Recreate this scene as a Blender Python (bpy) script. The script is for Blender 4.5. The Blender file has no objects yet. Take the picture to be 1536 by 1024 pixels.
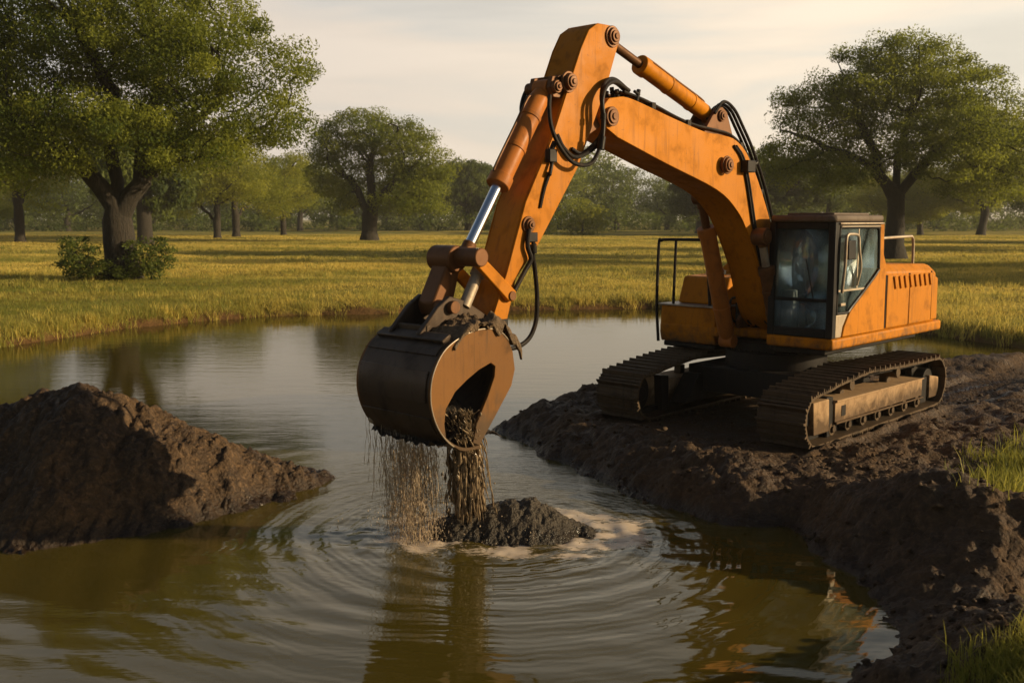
import bpy, bmesh, math, random
import numpy as np
from mathutils import Vector, Matrix, noise as mnoise

C = bpy.context.scene.collection
rad = math.radians
random.seed(7)

# ------------------------------------------------------------------ camera, sky, sun, exposure
scn = bpy.context.scene
CAM_Z = 3.25
cd = bpy.data.cameras.new('camera'); cam = bpy.data.objects.new('camera', cd); C.objects.link(cam)
cam.location = (0, 0, CAM_Z); cam.rotation_euler = (rad(90 - 7.0), 0, 0)
cd.sensor_width = 36.0; cd.lens = 35.0; cd.clip_start = 0.1; cd.clip_end = 6000
cd.dof.use_dof = True; cd.dof.focus_distance = 12.5; cd.dof.aperture_fstop = 2.4
scn.camera = cam
SUN_EL, SUN_AZ = 15.0, -5.0          # azimuth measured from +X towards +Y
sd_ = Vector((math.cos(rad(SUN_EL)) * math.cos(rad(SUN_AZ)), math.cos(rad(SUN_EL)) * math.sin(rad(SUN_AZ)), math.sin(rad(SUN_EL))))
sl = bpy.data.lights.new('sun', 'SUN'); sun = bpy.data.objects.new('sun', sl); C.objects.link(sun)
sl.energy = 5.0; sl.angle = rad(0.6); sl.color = (1.0, 0.785, 0.48)
sun.location = sd_ * 100
sun.rotation_euler = (-sd_).to_track_quat('-Z', 'Y').to_euler()
scn.view_settings.view_transform = 'Standard'; scn.view_settings.look = 'None'
scn.view_settings.exposure = 0.30; scn.view_settings.gamma = 1.0
w = bpy.data.worlds.new('World'); scn.world = w; w.use_nodes = True
scn.cycles.max_bounces = 8; scn.cycles.transparent_max_bounces = 12


def build_world():
    nt = w.node_tree; nt.nodes.clear()
    N = nt.nodes.new; L = nt.links.new
    out = N('ShaderNodeOutputWorld'); bg = N('ShaderNodeBackground')
    sky = N('ShaderNodeTexSky'); sky.sky_type = 'NISHITA'; sky.sun_disc = False
    sky.sun_elevation = rad(SUN_EL); sky.sun_rotation = rad(90 - SUN_AZ)
    sky.air_density = 1.0; sky.dust_density = 2.0; sky.ozone_density = 1.0
    bg.inputs['Strength'].default_value = 0.05

    def mr(src, a, b, c=0.0, d=1.0, smooth=True):
        r = N('ShaderNodeMapRange'); r.interpolation_type = 'SMOOTHSTEP' if smooth else 'LINEAR'
        for k, v in (('From Min', a), ('From Max', b), ('To Min', c), ('To Max', d)): r.inputs[k].default_value = v
        L(src, r.inputs['Value']); return r.outputs['Result']

    def mul(a, b):
        q = N('ShaderNodeMath'); q.operation = 'MULTIPLY'; L(a, q.inputs[0]); L(b, q.inputs[1]); return q.outputs[0]
    # a high veil of thin evening cloud, thick ahead and low down, open sky overhead and behind
    tc = N('ShaderNodeTexCoord'); mp = N('ShaderNodeMapping'); mp.inputs['Scale'].default_value = (1.3, 1.3, 7.0)
    mp.inputs['Rotation'].default_value = (0, rad(6), 0)
    L(tc.outputs['Generated'], mp.inputs['Vector'])
    nz = N('ShaderNodeTexNoise'); nz.inputs['Scale'].default_value = 1.5; nz.inputs['Detail'].default_value = 5; nz.inputs['Roughness'].default_value = 0.5
    nz.inputs['Distortion'].default_value = 0.5; L(mp.outputs['Vector'], nz.inputs['Vector'])
    sep = N('ShaderNodeSeparateXYZ'); L(tc.outputs['Generated'], sep.inputs['Vector'])
    low = mr(sep.outputs['Z'], 0.20, 0.72, 1.0, 0.05)
    ahead = mr(sep.outputs['Y'], -0.30, 0.40, 0.04, 1.0)
    cover = mul(mul(mr(nz.outputs['Fac'], 0.36, 0.62, 0.66, 0.98), low), ahead)
    vc = N('ShaderNodeMix'); vc.data_type = 'RGBA'
    vc.inputs[6].default_value = (12.6, 11.8, 10.9, 1); vc.inputs[7].default_value = (18.8, 17.0, 14.0, 1)
    L(mr(sep.outputs['X'], -0.55, 0.55), vc.inputs[0])
    hi = N('ShaderNodeMix'); hi.data_type = 'RGBA'; hi.inputs[7].default_value = (8.6, 9.4, 10.0, 1)
    L(mr(sep.outputs['Z'], 0.20, 0.46, 0.0, 0.85), hi.inputs[0]); L(vc.outputs[2], hi.inputs[6])
    # the banks of cloud are a little pinker than the veil between them
    pk = N('ShaderNodeMix'); pk.data_type = 'RGBA'; pk.blend_type = 'MULTIPLY'; pk.inputs[7].default_value = (1.0, 0.94, 0.89, 1)
    L(mr(nz.outputs['Fac'], 0.44, 0.56), pk.inputs[0]); L(hi.outputs[2], pk.inputs[6])
    mx = N('ShaderNodeMix'); mx.data_type = 'RGBA'
    L(cover, mx.inputs[0]); L(sky.outputs['Color'], mx.inputs[6]); L(pk.outputs[2], mx.inputs[7])
    L(mx.outputs[2], bg.inputs['Color']); L(bg.outputs['Background'], out.inputs['Surface'])


build_world()


# ------------------------------------------------------------------ materials
def mat(name):
    m = bpy.data.materials.new(name); m.use_nodes = True
    nt = m.node_tree; nt.nodes.clear()
    out = nt.nodes.new('ShaderNodeOutputMaterial')
    return m, nt, nt.nodes.new, nt.links.new, out


def noise_node(N, L, scale, detail=6, rough=0.55, dist=0.0, vec=None):
    n = N('ShaderNodeTexNoise'); n.inputs['Scale'].default_value = scale; n.inputs['Detail'].default_value = detail
    n.inputs['Roughness'].default_value = rough; n.inputs['Distortion'].default_value = dist
    if vec is not None: L(vec, n.inputs['Vector'])
    return n


def rng(N, L, src, a, b, c=0.0, d=1.0):
    r = N('ShaderNodeMapRange'); r.inputs['From Min'].default_value = a; r.inputs['From Max'].default_value = b
    r.inputs['To Min'].default_value = c; r.inputs['To Max'].default_value = d
    L(src, r.inputs['Value']); return r.outputs['Result']


def mixc(N, L, fac, a, b):
    x = N('ShaderNodeMix'); x.data_type = 'RGBA'
    if isinstance(fac, (int, float)): x.inputs[0].default_value = fac
    else: L(fac, x.inputs[0])
    for i, v in ((6, a), (7, b)):
        if isinstance(v, tuple): x.inputs[i].default_value = (*v, 1)
        else: L(v, x.inputs[i])
    return x.outputs[2]


def paint(name, base, grime, amount=0.5, rough=0.42, metal=0.0, scale=3.0, mud=0.0, mudz=(0.2, 1.6), streak=True, bump=0.02, spec=0.13):
    """painted / bare steel with worn patches, streaks and dried mud low down"""
    m, nt, N, L, out = mat(name)
    p = N('ShaderNodeBsdfPrincipled'); tc = N('ShaderNodeTexCoord'); ob = tc.outputs['Object']
    n1 = noise_node(N, L, scale, 8, 0.62, 0.3, ob)
    f1 = rng(N, L, n1.outputs['Fac'], 0.53, 0.72)
    mp = N('ShaderNodeMapping'); mp.inputs['Scale'].default_value = (9, 9, 0.9); L(ob, mp.inputs['Vector'])
    n2 = noise_node(N, L, 1.4, 6, 0.6, 0.0, mp.outputs['Vector'])
    f2 = rng(N, L, n2.outputs['Fac'], 0.53, 0.70)
    a = N('ShaderNodeMath'); a.operation = 'MULTIPLY'; L(f1, a.inputs[0]); a.inputs[1].default_value = amount
    b = N('ShaderNodeMath'); b.operation = 'MULTIPLY'; L(f2, b.inputs[0]); b.inputs[1].default_value = amount * 0.7 if streak else 0.0
    mxx = N('ShaderNodeMath'); mxx.operation = 'MAXIMUM'; L(a.outputs[0], mxx.inputs[0]); L(b.outputs[0], mxx.inputs[1])
    n4 = noise_node(N, L, 0.8, 4, 0.5, 0, ob)
    base2 = mixc(N, L, rng(N, L, n4.outputs['Fac'], 0.35, 0.7), base, tuple(c * 0.84 for c in base))
    col = mixc(N, L, mxx.outputs[0], base2, grime)
    # chips and edge wear
    geo = N('ShaderNodeNewGeometry')
    n3 = noise_node(N, L, 34, 5, 0.7, 0, ob)
    chips = rng(N, L, n3.outputs['Fac'], 0.645, 0.68)
    c3 = N('ShaderNodeMath'); c3.operation = 'MULTIPLY'; L(chips, c3.inputs[0]); c3.inputs[1].default_value = amount
    col = mixc(N, L, c3.outputs[0], col, (0.10, 0.045, 0.02))
    if mud > 0:
        sp = N('ShaderNodeSeparateXYZ'); L(ob, sp.inputs['Vector'])
        z = rng(N, L, sp.outputs['Z'], mudz[1], mudz[0])
        nm = noise_node(N, L, 5, 8, 0.65, 0.5, ob)
        ad = N('ShaderNodeMath'); ad.operation = 'ADD'; L(z, ad.inputs[0]); L(nm.outputs['Fac'], ad.inputs[1])
        mm = rng(N, L, ad.outputs[0], 1.02 - mud * 0.3, 1.22, 0, 0.95)
        col = mixc(N, L, mm, col, (0.085, 0.052, 0.028))
    L(col, p.inputs['Base Color'])
    p.inputs['Metallic'].default_value = metal; p.inputs['Specular IOR Level'].default_value = spec
    L(rng(N, L, n1.outputs['Fac'], 0.3, 0.75, rough - 0.1, rough + 0.3), p.inputs['Roughness'])
    bp = N('ShaderNodeBump'); bp.inputs['Strength'].default_value = 0.35; bp.inputs['Distance'].default_value = bump
    n5 = noise_node(N, L, 9, 7, 0.6, 0, ob); L(n5.outputs['Fac'], bp.inputs['Height'])
    L(bp.outputs['Normal'], p.inputs['Normal'])
    L(p.outputs['BSDF'], out.inputs['Surface'])
    return m


M = {}
M['orange'] = paint('orange_paint', (0.54, 0.186, 0.002), (0.19, 0.07, 0.008), 0.75, 0.50, mud=0.35, mudz=(0.7, 1.7), bump=0.004)
M['arm_orange'] = paint('arm_paint', (0.54, 0.186, 0.002), (0.19, 0.068, 0.008), 0.75, 0.50, bump=0.004)
M['stick_paint'] = paint('stick_paint', (0.50, 0.168, 0.002), (0.16, 0.06, 0.008), 0.8, 0.50, bump=0.005)
M['cyl_paint'] = paint('cylinder_paint', (0.46, 0.155, 0.03), (0.12, 0.055, 0.025), 0.7, 0.36, bump=0.004)
M['bucket_steel'] = paint('bucket_steel', (0.075, 0.052, 0.036), (0.028, 0.021, 0.017), 0.9, 0.36, 0.35, mud=0.5, mudz=(0.4, 1.3), bump=0.006)
M['bucket_side'] = paint('bucket_side', (0.19, 0.082, 0.020), (0.065, 0.036, 0.018), 0.9, 0.5, mud=0.55, mudz=(0.55, 1.5), bump=0.006)
M['link_steel'] = paint('link_steel', (0.17, 0.075, 0.03), (0.045, 0.028, 0.018), 0.8, 0.4, 0.2, bump=0.006)
M['dark_steel'] = paint('dark_steel', (0.022, 0.019, 0.017), (0.05, 0.036, 0.024), 0.6, 0.45, 0.3, bump=0.006)
M['track_steel'] = paint('track_steel', (0.105, 0.070, 0.041), (0.028, 0.020, 0.014), 0.9, 0.5, 0.25, scale=2.0, bump=0.008)
M['frame_dust'] = paint('track_frame_dust', (0.40, 0.255, 0.135), (0.14, 0.08, 0.04), 0.75, 0.7, mud=0.5, mudz=(0.1, 0.7), bump=0.01)
M['cab_black'] = paint('cab_black', (0.020, 0.018, 0.017), (0.055, 0.040, 0.028), 0.5, 0.38, bump=0.002)
M['cab_roof'] = paint('cab_roof', (0.16, 0.12, 0.09), (0.06, 0.045, 0.035), 0.6, 0.5, bump=0.003)
M['rubber'] = paint('rubber_hose', (0.018, 0.015, 0.013), (0.07, 0.042, 0.024), 0.5, 0.42, bump=0.002)
M['rust_pipe'] = paint('rusty_pipe', (0.12, 0.055, 0.022), (0.03, 0.02, 0.014), 0.7, 0.45, 0.3, bump=0.002)
M['cloth'] = paint('seat_cloth', (0.03, 0.032, 0.035), (0.06, 0.05, 0.04), 0.4, 0.8, bump=0.003)
M['interior'] = paint('cab_interior', (0.22, 0.23, 0.23), (0.10, 0.09, 0.08), 0.4, 0.6, bump=0.002)
M['pale_metal'] = paint('worn_metal', (0.42, 0.34, 0.25), (0.16, 0.09, 0.05), 0.7, 0.4, 0.4, bump=0.003)


def chrome():
    m, nt, N, L, out = mat('chrome_rod')
    p = N('ShaderNodeBsdfPrincipled'); p.inputs['Base Color'].default_value = (0.78, 0.80, 0.82, 1)
    p.inputs['Metallic'].default_value = 1; p.inputs['Roughness'].default_value = 0.22
    L(p.outputs['BSDF'], out.inputs['Surface']); return m


def glass():
    m, nt, N, L, out = mat('cab_glass')
    t = N('ShaderNodeBsdfTransparent'); t.inputs['Color'].default_value = (0.92, 0.965, 0.97, 1)
    g = N('ShaderNodeBsdfGlossy'); g.inputs['Roughness'].default_value = 0.03; g.inputs['Color'].default_value = (0.9, 0.95, 0.97, 1)
    d = N('ShaderNodeBsdfDiffuse'); d.inputs['Color'].default_value = (0.32, 0.43, 0.46, 1)  # pale teal diffuse mixed in to stand for the sheen on the panes
    f = N('ShaderNodeFresnel'); f.inputs['IOR'].default_value = 1.30
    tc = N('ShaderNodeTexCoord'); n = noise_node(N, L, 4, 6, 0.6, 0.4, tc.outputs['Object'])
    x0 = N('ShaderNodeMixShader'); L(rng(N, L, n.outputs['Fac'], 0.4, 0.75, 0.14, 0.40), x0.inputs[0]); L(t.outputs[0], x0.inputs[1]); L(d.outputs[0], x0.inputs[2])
    x = N('ShaderNodeMixShader'); L(f.outputs[0], x.inputs[0]); L(x0.outputs[0], x.inputs[1]); L(g.outputs[0], x.inputs[2])
    L(x.outputs[0], out.inputs['Surface']); return m


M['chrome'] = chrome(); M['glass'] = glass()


def mud_mat(name, c0, c1, c2, scale=1.0, wet=True, grassy=False, bump=0.05):
    m, nt, N, L, out = mat(name)
    p = N('ShaderNodeBsdfPrincipled'); tc = N('ShaderNodeTexCoord'); ob = tc.outputs['Object']
    n1 = noise_node(N, L, 1.3 * scale, 9, 0.65, 0.4, ob)
    n2 = noise_node(N, L, 16 * scale, 8, 0.7, 0.3, ob)
    col = mixc(N, L, rng(N, L, n1.outputs['Fac'], 0.35, 0.68), c0, c1)
    col = mixc(N, L, rng(N, L, n2.outputs['Fac'], 0.48, 0.75), col, c2)
    rough = rng(N, L, n1.outputs['Fac'], 0.35, 0.65, 0.5, 0.95)
    if wet:
        at = N('ShaderNodeAttribute'); at.attribute_name = 'wet'
        dk = N('ShaderNodeMath'); dk.operation = 'MULTIPLY'; L(at.outputs['Fac'], dk.inputs[0]); dk.inputs[1].default_value = 0.75
        col = mixc(N, L, dk.outputs[0], col, tuple(c * 0.45 for c in c0))
        s = N('ShaderNodeMath'); s.operation = 'SUBTRACT'; s.use_clamp = True; L(rough, s.inputs[0])
        q = N('ShaderNodeMath'); q.operation = 'MULTIPLY'; L(at.outputs['Fac'], q.inputs[0]); q.inputs[1].default_value = 0.5; L(q.outputs[0], s.inputs[1])
        rough = s.outputs[0]
    if grassy:
        ag = N('ShaderNodeAttribute'); ag.attribute_name = 'grass'
        ng = noise_node(N, L, 7, 6, 0.6, 0, ob)
        gc = mixc(N, L, rng(N, L, ng.outputs['Fac'], 0.4, 0.65), (0.07, 0.065, 0.014), (0.15, 0.115, 0.03))
        col = mixc(N, L, ag.outputs['Fac'], col, gc)
    L(col, p.inputs['Base Color']); L(rough, p.inputs['Roughness']); p.inputs['Specular IOR Level'].default_value = 0.3
    b1 = N('ShaderNodeBump'); b1.inputs['Strength'].default_value = 0.9; b1.inputs['Distance'].default_value = bump
    n3 = noise_node(N, L, 11 * scale, 10, 0.68, 0.2, ob); L(n3.outputs['Fac'], b1.inputs['Height'])
    b2 = N('ShaderNodeBump'); b2.inputs['Strength'].default_value = 0.7; b2.inputs['Distance'].default_value = bump * 0.35
    v = N('ShaderNodeTexVoronoi'); v.inputs['Scale'].default_value = 26 * scale; L(ob, v.inputs['Vector']); L(v.outputs['Distance'], b2.inputs['Height'])
    L(b1.outputs['Normal'], b2.inputs['Normal']); L(b2.outputs['Normal'], p.inputs['Normal'])
    L(p.outputs['BSDF'], out.inputs['Surface']); return m


M['mud'] = mud_mat('dug_mud', (0.036, 0.020, 0.009), (0.082, 0.046, 0.020), (0.14, 0.08, 0.037), grassy=True)
M['mound'] = mud_mat('mound_soil', (0.032, 0.0185, 0.0085), (0.086, 0.050, 0.023), (0.185, 0.108, 0.05))
M['heap'] = mud_mat('wet_silt', (0.060, 0.047, 0.033), (0.10, 0.078, 0.052), (0.14, 0.108, 0.07), scale=1.6)
M['heap_dark'] = mud_mat('bucket_load', (0.030, 0.022, 0.015), (0.055, 0.04, 0.027), (0.08, 0.06, 0.04), scale=1.8, wet=False, bump=0.03)
M['cake'] = mud_mat('caked_mud', (0.075, 0.047, 0.025), (0.14, 0.09, 0.048), (0.24, 0.16, 0.09), scale=1.8, wet=False, bump=0.03)


def ground_mat():
    m, nt, N, L, out = mat('meadow_ground')
    p = N('ShaderNodeBsdfPrincipled'); p.inputs['Roughness'].default_value = 0.95
    p.inputs['Specular IOR Level'].default_value = 0.1
    tc = N('ShaderNodeTexCoord'); ob = tc.outputs['Object']
    mp = N('ShaderNodeMapping'); mp.inputs['Scale'].default_value = (0.35, 1, 1); L(ob, mp.inputs['Vector'])
    n1 = noise_node(N, L, 0.10, 6, 0.6, 0.4, mp.outputs['Vector'])
    n2 = noise_node(N, L, 1.1, 8, 0.7, 0.2, ob)
    col = mixc(N, L, rng(N, L, n1.outputs['Fac'], 0.36, 0.64), (0.40, 0.30, 0.062), (0.13, 0.145, 0.024))
    col = mixc(N, L, rng(N, L, n2.outputs['Fac'], 0.45, 0.8, 0, 0.6), col, (0.09, 0.08, 0.02))
    at = N('ShaderNodeAttribute'); at.attribute_name = 'soil'
    col = mixc(N, L, at.outputs['Fac'], col, (0.115, 0.058, 0.024))
    L(col, p.inputs['Base Color'])
    b = N('ShaderNodeBump'); b.inputs['Strength'].default_value = 0.8; b.inputs['Distance'].default_value = 0.25
    n3 = noise_node(N, L, 3.0, 8, 0.7, 0, ob); L(n3.outputs['Fac'], b.inputs['Height']); L(b.outputs['Normal'], p.inputs['Normal'])
    L(p.outputs['BSDF'], out.inputs['Surface']); return m


M['ground'] = ground_mat()


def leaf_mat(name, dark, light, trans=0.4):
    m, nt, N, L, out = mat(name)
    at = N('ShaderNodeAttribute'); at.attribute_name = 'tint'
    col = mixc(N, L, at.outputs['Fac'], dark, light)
    d = N('ShaderNodeBsdfPrincipled'); d.inputs['Roughness'].default_value = 0.6; d.inputs['Specular IOR Level'].default_value = 0.25
    L(col, d.inputs['Base Color'])
    t = N('ShaderNodeBsdfTranslucent')
    tcol = mixc(N, L, 0.5, col, tuple(min(1, c * 1.5) for c in light)); L(tcol, t.inputs['Color'])
    x = N('ShaderNodeMixShader'); x.inputs[0].default_value = trans
    L(d.outputs[0], x.inputs[1]); L(t.outputs[0], x.inputs[2]); L(x.outputs[0], out.inputs['Surface']); return m


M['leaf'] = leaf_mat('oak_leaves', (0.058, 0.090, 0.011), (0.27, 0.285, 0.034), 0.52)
M['leaf_gold'] = leaf_mat('golden_leaves', (0.12, 0.150, 0.016), (0.34, 0.33, 0.038), 0.52)  # yellower leaf mix for the golden trees and round bushes
M['leaf_dark'] = leaf_mat('dark_leaves', (0.046, 0.070, 0.013), (0.145, 0.17, 0.026), 0.45)  # deeper green leaf mix for the dark trees and shrubs
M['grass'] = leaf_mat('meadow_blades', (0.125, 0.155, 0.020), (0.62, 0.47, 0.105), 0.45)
M['near_grass'] = leaf_mat('bank_blades', (0.085, 0.125, 0.014), (0.34, 0.30, 0.055), 0.45)


def bark():
    m, nt, N, L, out = mat('oak_bark')
    p = N('ShaderNodeBsdfPrincipled'); p.inputs['Roughness'].default_value = 0.9
    tc = N('ShaderNodeTexCoord'); mp = N('ShaderNodeMapping'); mp.inputs['Scale'].default_value = (5, 5, 0.9); L(tc.outputs['Object'], mp.inputs['Vector'])
    n = noise_node(N, L, 2.2, 8, 0.7, 0.6, mp.outputs['Vector'])
    L(mixc(N, L, rng(N, L, n.outputs['Fac'], 0.35, 0.7), (0.014, 0.011, 0.007), (0.050, 0.037, 0.022)), p.inputs['Base Color'])
    b = N('ShaderNodeBump'); b.inputs['Distance'].default_value = 0.12; b.inputs['Strength'].default_value = 1; L(n.outputs['Fac'], b.inputs['Height']); L(b.outputs['Normal'], p.inputs['Normal'])
    L(p.outputs['BSDF'], out.inputs['Surface']); return m


M['bark'] = bark()


def water_mat():
    m, nt, N, L, out = mat('pond_water')
    tc = N('ShaderNodeTexCoord'); ob = tc.outputs['Object']
    d = N('ShaderNodeBsdfDiffuse')
    n0 = noise_node(N, L, 0.35, 5, 0.6, 0.8, ob)
    col = mixc(N, L, rng(N, L, n0.outputs['Fac'], 0.35, 0.65), (0.068, 0.051, 0.008), (0.084, 0.062, 0.011))
    # foam and churned silt round the dump
    at = N('ShaderNodeAttribute'); at.attribute_name = 'foam'
    mpf = N('ShaderNodeMapping'); mpf.inputs['Scale'].default_value = (4.5, 13, 1); L(ob, mpf.inputs['Vector'])
    nf = noise_node(N, L, 1.6, 10, 0.75, 1.2, mpf.outputs['Vector'])
    ad = N('ShaderNodeMath'); ad.operation = 'ADD'; L(at.outputs['Fac'], ad.inputs[0]); L(nf.outputs['Fac'], ad.inputs[1])
    ff = rng(N, L, ad.outputs[0], 1.08, 1.17, 0, 0.92)
    col = mixc(N, L, ff, col, (0.62, 0.50, 0.38))
    L(col, d.inputs['Color'])
    g = N('ShaderNodeBsdfGlossy'); g.inputs['Roughness'].default_value = 0.025; g.inputs['Color'].default_value = (0.77, 0.77, 0.74, 1)
    fr = N('ShaderNodeFresnel'); fr.inputs['IOR'].default_value = 1.80
    inv = N('ShaderNodeMath'); inv.operation = 'MULTIPLY_ADD'; L(ff, inv.inputs[0]); inv.inputs[1].default_value = -0.7; inv.inputs[2].default_value = 1.0
    mu = N('ShaderNodeMath'); mu.operation = 'MULTIPLY'; L(fr.outputs[0], mu.inputs[0]); L(inv.outputs[0], mu.inputs[1])
    # small wind chop: long crests across the view, stronger further out
    mp = N('ShaderNodeMapping'); mp.inputs['Scale'].default_value = (0.55, 2.4, 1); L(ob, mp.inputs['Vector'])
    n1 = noise_node(N, L, 1.5, 3, 0.5, 0.4, mp.outputs['Vector'])
    n2 = noise_node(N, L, 9.0, 4, 0.55, 0.3, mp.outputs['Vector'])
    ch = N('ShaderNodeAttribute'); ch.attribute_name = 'chop'
    b1 = N('ShaderNodeBump'); b1.inputs['Strength'].default_value = 0.07; b1.inputs['Distance'].default_value = 0.05; L(n1.outputs['Fac'], b1.inputs['Height'])
    b2 = N('ShaderNodeBump'); b2.inputs['Distance'].default_value = 0.03; L(n2.outputs['Fac'], b2.inputs['Height']); L(ch.outputs['Fac'], b2.inputs['Strength'])
    L(b1.outputs['Normal'], b2.inputs['Normal'])
    sp = N('ShaderNodeVectorMath'); sp.operation = 'SUBTRACT'; sp.inputs[1].default_value = (-0.14, 10.12, 0); L(ob, sp.inputs[0])
    fl = N('ShaderNodeVectorMath'); fl.operation = 'MULTIPLY'; fl.inputs[1].default_value = (1, 1, 0); L(sp.outputs[0], fl.inputs[0])
    ln = N('ShaderNodeVectorMath'); ln.operation = 'LENGTH'; L(fl.outputs[0], ln.inputs[0])
    nw = noise_node(N, L, 0.9, 4, 0.6, 0.3, ob)
    def mth(op, a, b):
        q = N('ShaderNodeMath'); q.operation = op
        for i, v in enumerate((a, b)):
            if isinstance(v, (int, float)): q.inputs[i].default_value = v
            elif v is not None: L(v, q.inputs[i])
        return q.outputs[0]
    rr_ = ln.outputs['Value']
    ph = mth('ADD', mth('MULTIPLY', rr_, 2 * math.pi / 0.105), mth('MULTIPLY', nw.outputs['Fac'], 26.0))
    env = mth('MULTIPLY', rng(N, L, rr_, 4.6, 0.9, 0, 1), rng(N, L, nw.outputs['Fac'], 0.36, 0.66, 0.15, 1.0))
    b3 = N('ShaderNodeBump'); b3.inputs['Strength'].default_value = 1.0; b3.inputs['Distance'].default_value = 0.0016
    L(mth('MULTIPLY', mth('SINE', ph, None), env), b3.inputs['Height']); L(b2.outputs['Normal'], b3.inputs['Normal'])
    for s in (g, fr): L(b3.outputs['Normal'], s.inputs['Normal'])
    x = N('ShaderNodeMixShader'); L(mu.outputs[0], x.inputs[0]); L(d.outputs[0], x.inputs[1]); L(g.outputs[0], x.inputs[2])
    L(x.outputs[0], out.inputs['Surface']); return m


M['water'] = water_mat()


def strand_mat(name, col, spec_rough, alpha):
    m, nt, N, L, out = mat(name)
    p = N('ShaderNodeBsdfPrincipled'); p.inputs['Roughness'].default_value = spec_rough
    tc = N('ShaderNodeTexCoord'); n = noise_node(N, L, 14, 6, 0.6, 0, tc.outputs['Object'])
    L(mixc(N, L, rng(N, L, n.outputs['Fac'], 0.35, 0.65), col, tuple(c * 0.4 for c in col)), p.inputs['Base Color'])
    t = N('ShaderNodeBsdfTransparent'); t.inputs['Color'].default_value = (0.95, 0.9, 0.82, 1)
    x = N('ShaderNodeMixShader'); x.inputs[0].default_value = alpha
    L(t.outputs[0], x.inputs[1]); L(p.outputs['BSDF'], x.inputs[2]); L(x.outputs[0], out.inputs['Surface']); return m


M['fall'] = strand_mat('falling_water', (0.78, 0.62, 0.44), 0.2, 0.5)
M['slurry'] = strand_mat('mud_slurry', (0.30, 0.215, 0.13), 0.16, 1.0)


# ------------------------------------------------------------------ mesh helpers
class MB:
    def __init__(s): s.v = []; s.f = []

    def add(s, vs, fs):
        o = len(s.v); s.v += [tuple(p) for p in vs]; s.f += [tuple(i + o for i in f) for f in fs]; return s

    def box(s, a, b):
        x0, y0, z0 = a; x1, y1, z1 = b
        return s.add([(x0, y0, z0), (x1, y0, z0), (x1, y1, z0), (x0, y1, z0), (x0, y0, z1), (x1, y0, z1), (x1, y1, z1), (x0, y1, z1)],
                     [(0, 3, 2, 1), (4, 5, 6, 7), (0, 1, 5, 4), (1, 2, 6, 5), (2, 3, 7, 6), (3, 0, 4, 7)])

    def prism(s, pts, y0, y1):
        """polygon in x,z extruded along y"""
        if area(pts) < 0: pts = pts[::-1]
        n = len(pts)
        vs = [(x, y0, z) for x, z in pts] + [(x, y1, z) for x, z in pts]
        fs = [tuple(range(n)), tuple(range(2 * n - 1, n - 1, -1))] + [(i, i + n, (i + 1) % n + n, (i + 1) % n) for i in range(n)]
        return s.add(vs, fs)

    def slab(s, pts, z0, z1):
        """polygon in x,y extruded along z"""
        if area(pts) < 0: pts = pts[::-1]
        n = len(pts)
        vs = [(x, y, z0) for x, y in pts] + [(x, y, z1) for x, y in pts]
        fs = [tuple(range(n - 1, -1, -1)), tuple(range(n, 2 * n))] + [(i, (i + 1) % n, (i + 1) % n + n, i + n) for i in range(n)]
        return s.add(vs, fs)

    def tube(s, path, r, k=10, caps=True):
        path = [Vector(p) for p in path]; n = len(path)
        rs = r if isinstance(r, (list, tuple, np.ndarray)) else [r] * n
        t0 = (path[1] - path[0]).normalized()
        u = t0.orthogonal().normalized(); vs = []
        for i, p in enumerate(path):
            t = (path[min(i + 1, n - 1)] - path[max(i - 1, 0)])
            t = t.normalized() if t.length > 1e-9 else t0
            u = (u - t * u.dot(t)); u = u.normalized() if u.length > 1e-6 else t.orthogonal().normalized()
            v = t.cross(u)
            for j in range(k):
                a = 2 * math.pi * j / k
                vs.append(p + (u * math.cos(a) + v * math.sin(a)) * rs[i])
        fs = [(i * k + j, i * k + (j + 1) % k, (i + 1) * k + (j + 1) % k, (i + 1) * k + j) for i in range(n - 1) for j in range(k)]
        if caps: fs += [tuple(range(k - 1, -1, -1)), tuple(range((n - 1) * k, n * k))]
        return s.add(vs, fs)

    def cyl(s, a, b, r, k=20): return s.tube([a, b], r, k)

    def ring(s, c, axis_y, r0, r1, h, k=24):
        """washer with its axis along y"""
        x, y, z = c; vs = []
        for yy in (y, y + h * axis_y):
            for r in (r0, r1):
                vs += [(x + r * math.cos(2 * math.pi * j / k), yy, z + r * math.sin(2 * math.pi * j / k)) for j in range(k)]
        fs = []
        for j in range(k):
            j2 = (j + 1) % k
            a, b, c_, d = 0, k, 2 * k, 3 * k
            fs += [(b + j, b + j2, d + j2, d + j), (a + j2, a + j, c_ + j, c_ + j2), (c_ + j, d + j, d + j2, c_ + j2), (a + j, a + j2, b + j2, b + j)]
        return s.add(vs, fs)

    def build(s, name, m, parent=None, bevel=0.0, seg=2, smooth=35, solid=0.0):
        me = bpy.data.meshes.new(name); me.from_pydata(s.v, [], s.f); me.update()
        bm = bmesh.new(); bm.from_mesh(me); bmesh.ops.recalc_face_normals(bm, faces=bm.faces); bm.to_mesh(me); bm.free()
        me.materials.append(m)
        me.polygons.foreach_set('use_smooth', [True] * len(me.polygons)); me.set_sharp_from_angle(angle=rad(smooth))
        o = bpy.data.objects.new(name, me); C.objects.link(o)
        if parent is not None: o.parent = parent
        if solid:
            q = o.modifiers.new('solid', 'SOLIDIFY'); q.thickness = solid; q.offset = 0
        if bevel:
            q = o.modifiers.new('bevel', 'BEVEL'); q.width = bevel; q.segments = seg; q.limit_method = 'ANGLE'; q.angle_limit = rad(32); q.harden_normals = False
        return o


def area(p): return 0.5 * sum(p[i][0] * p[(i + 1) % len(p)][1] - p[(i + 1) % len(p)][0] * p[i][1] for i in range(len(p)))


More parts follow.
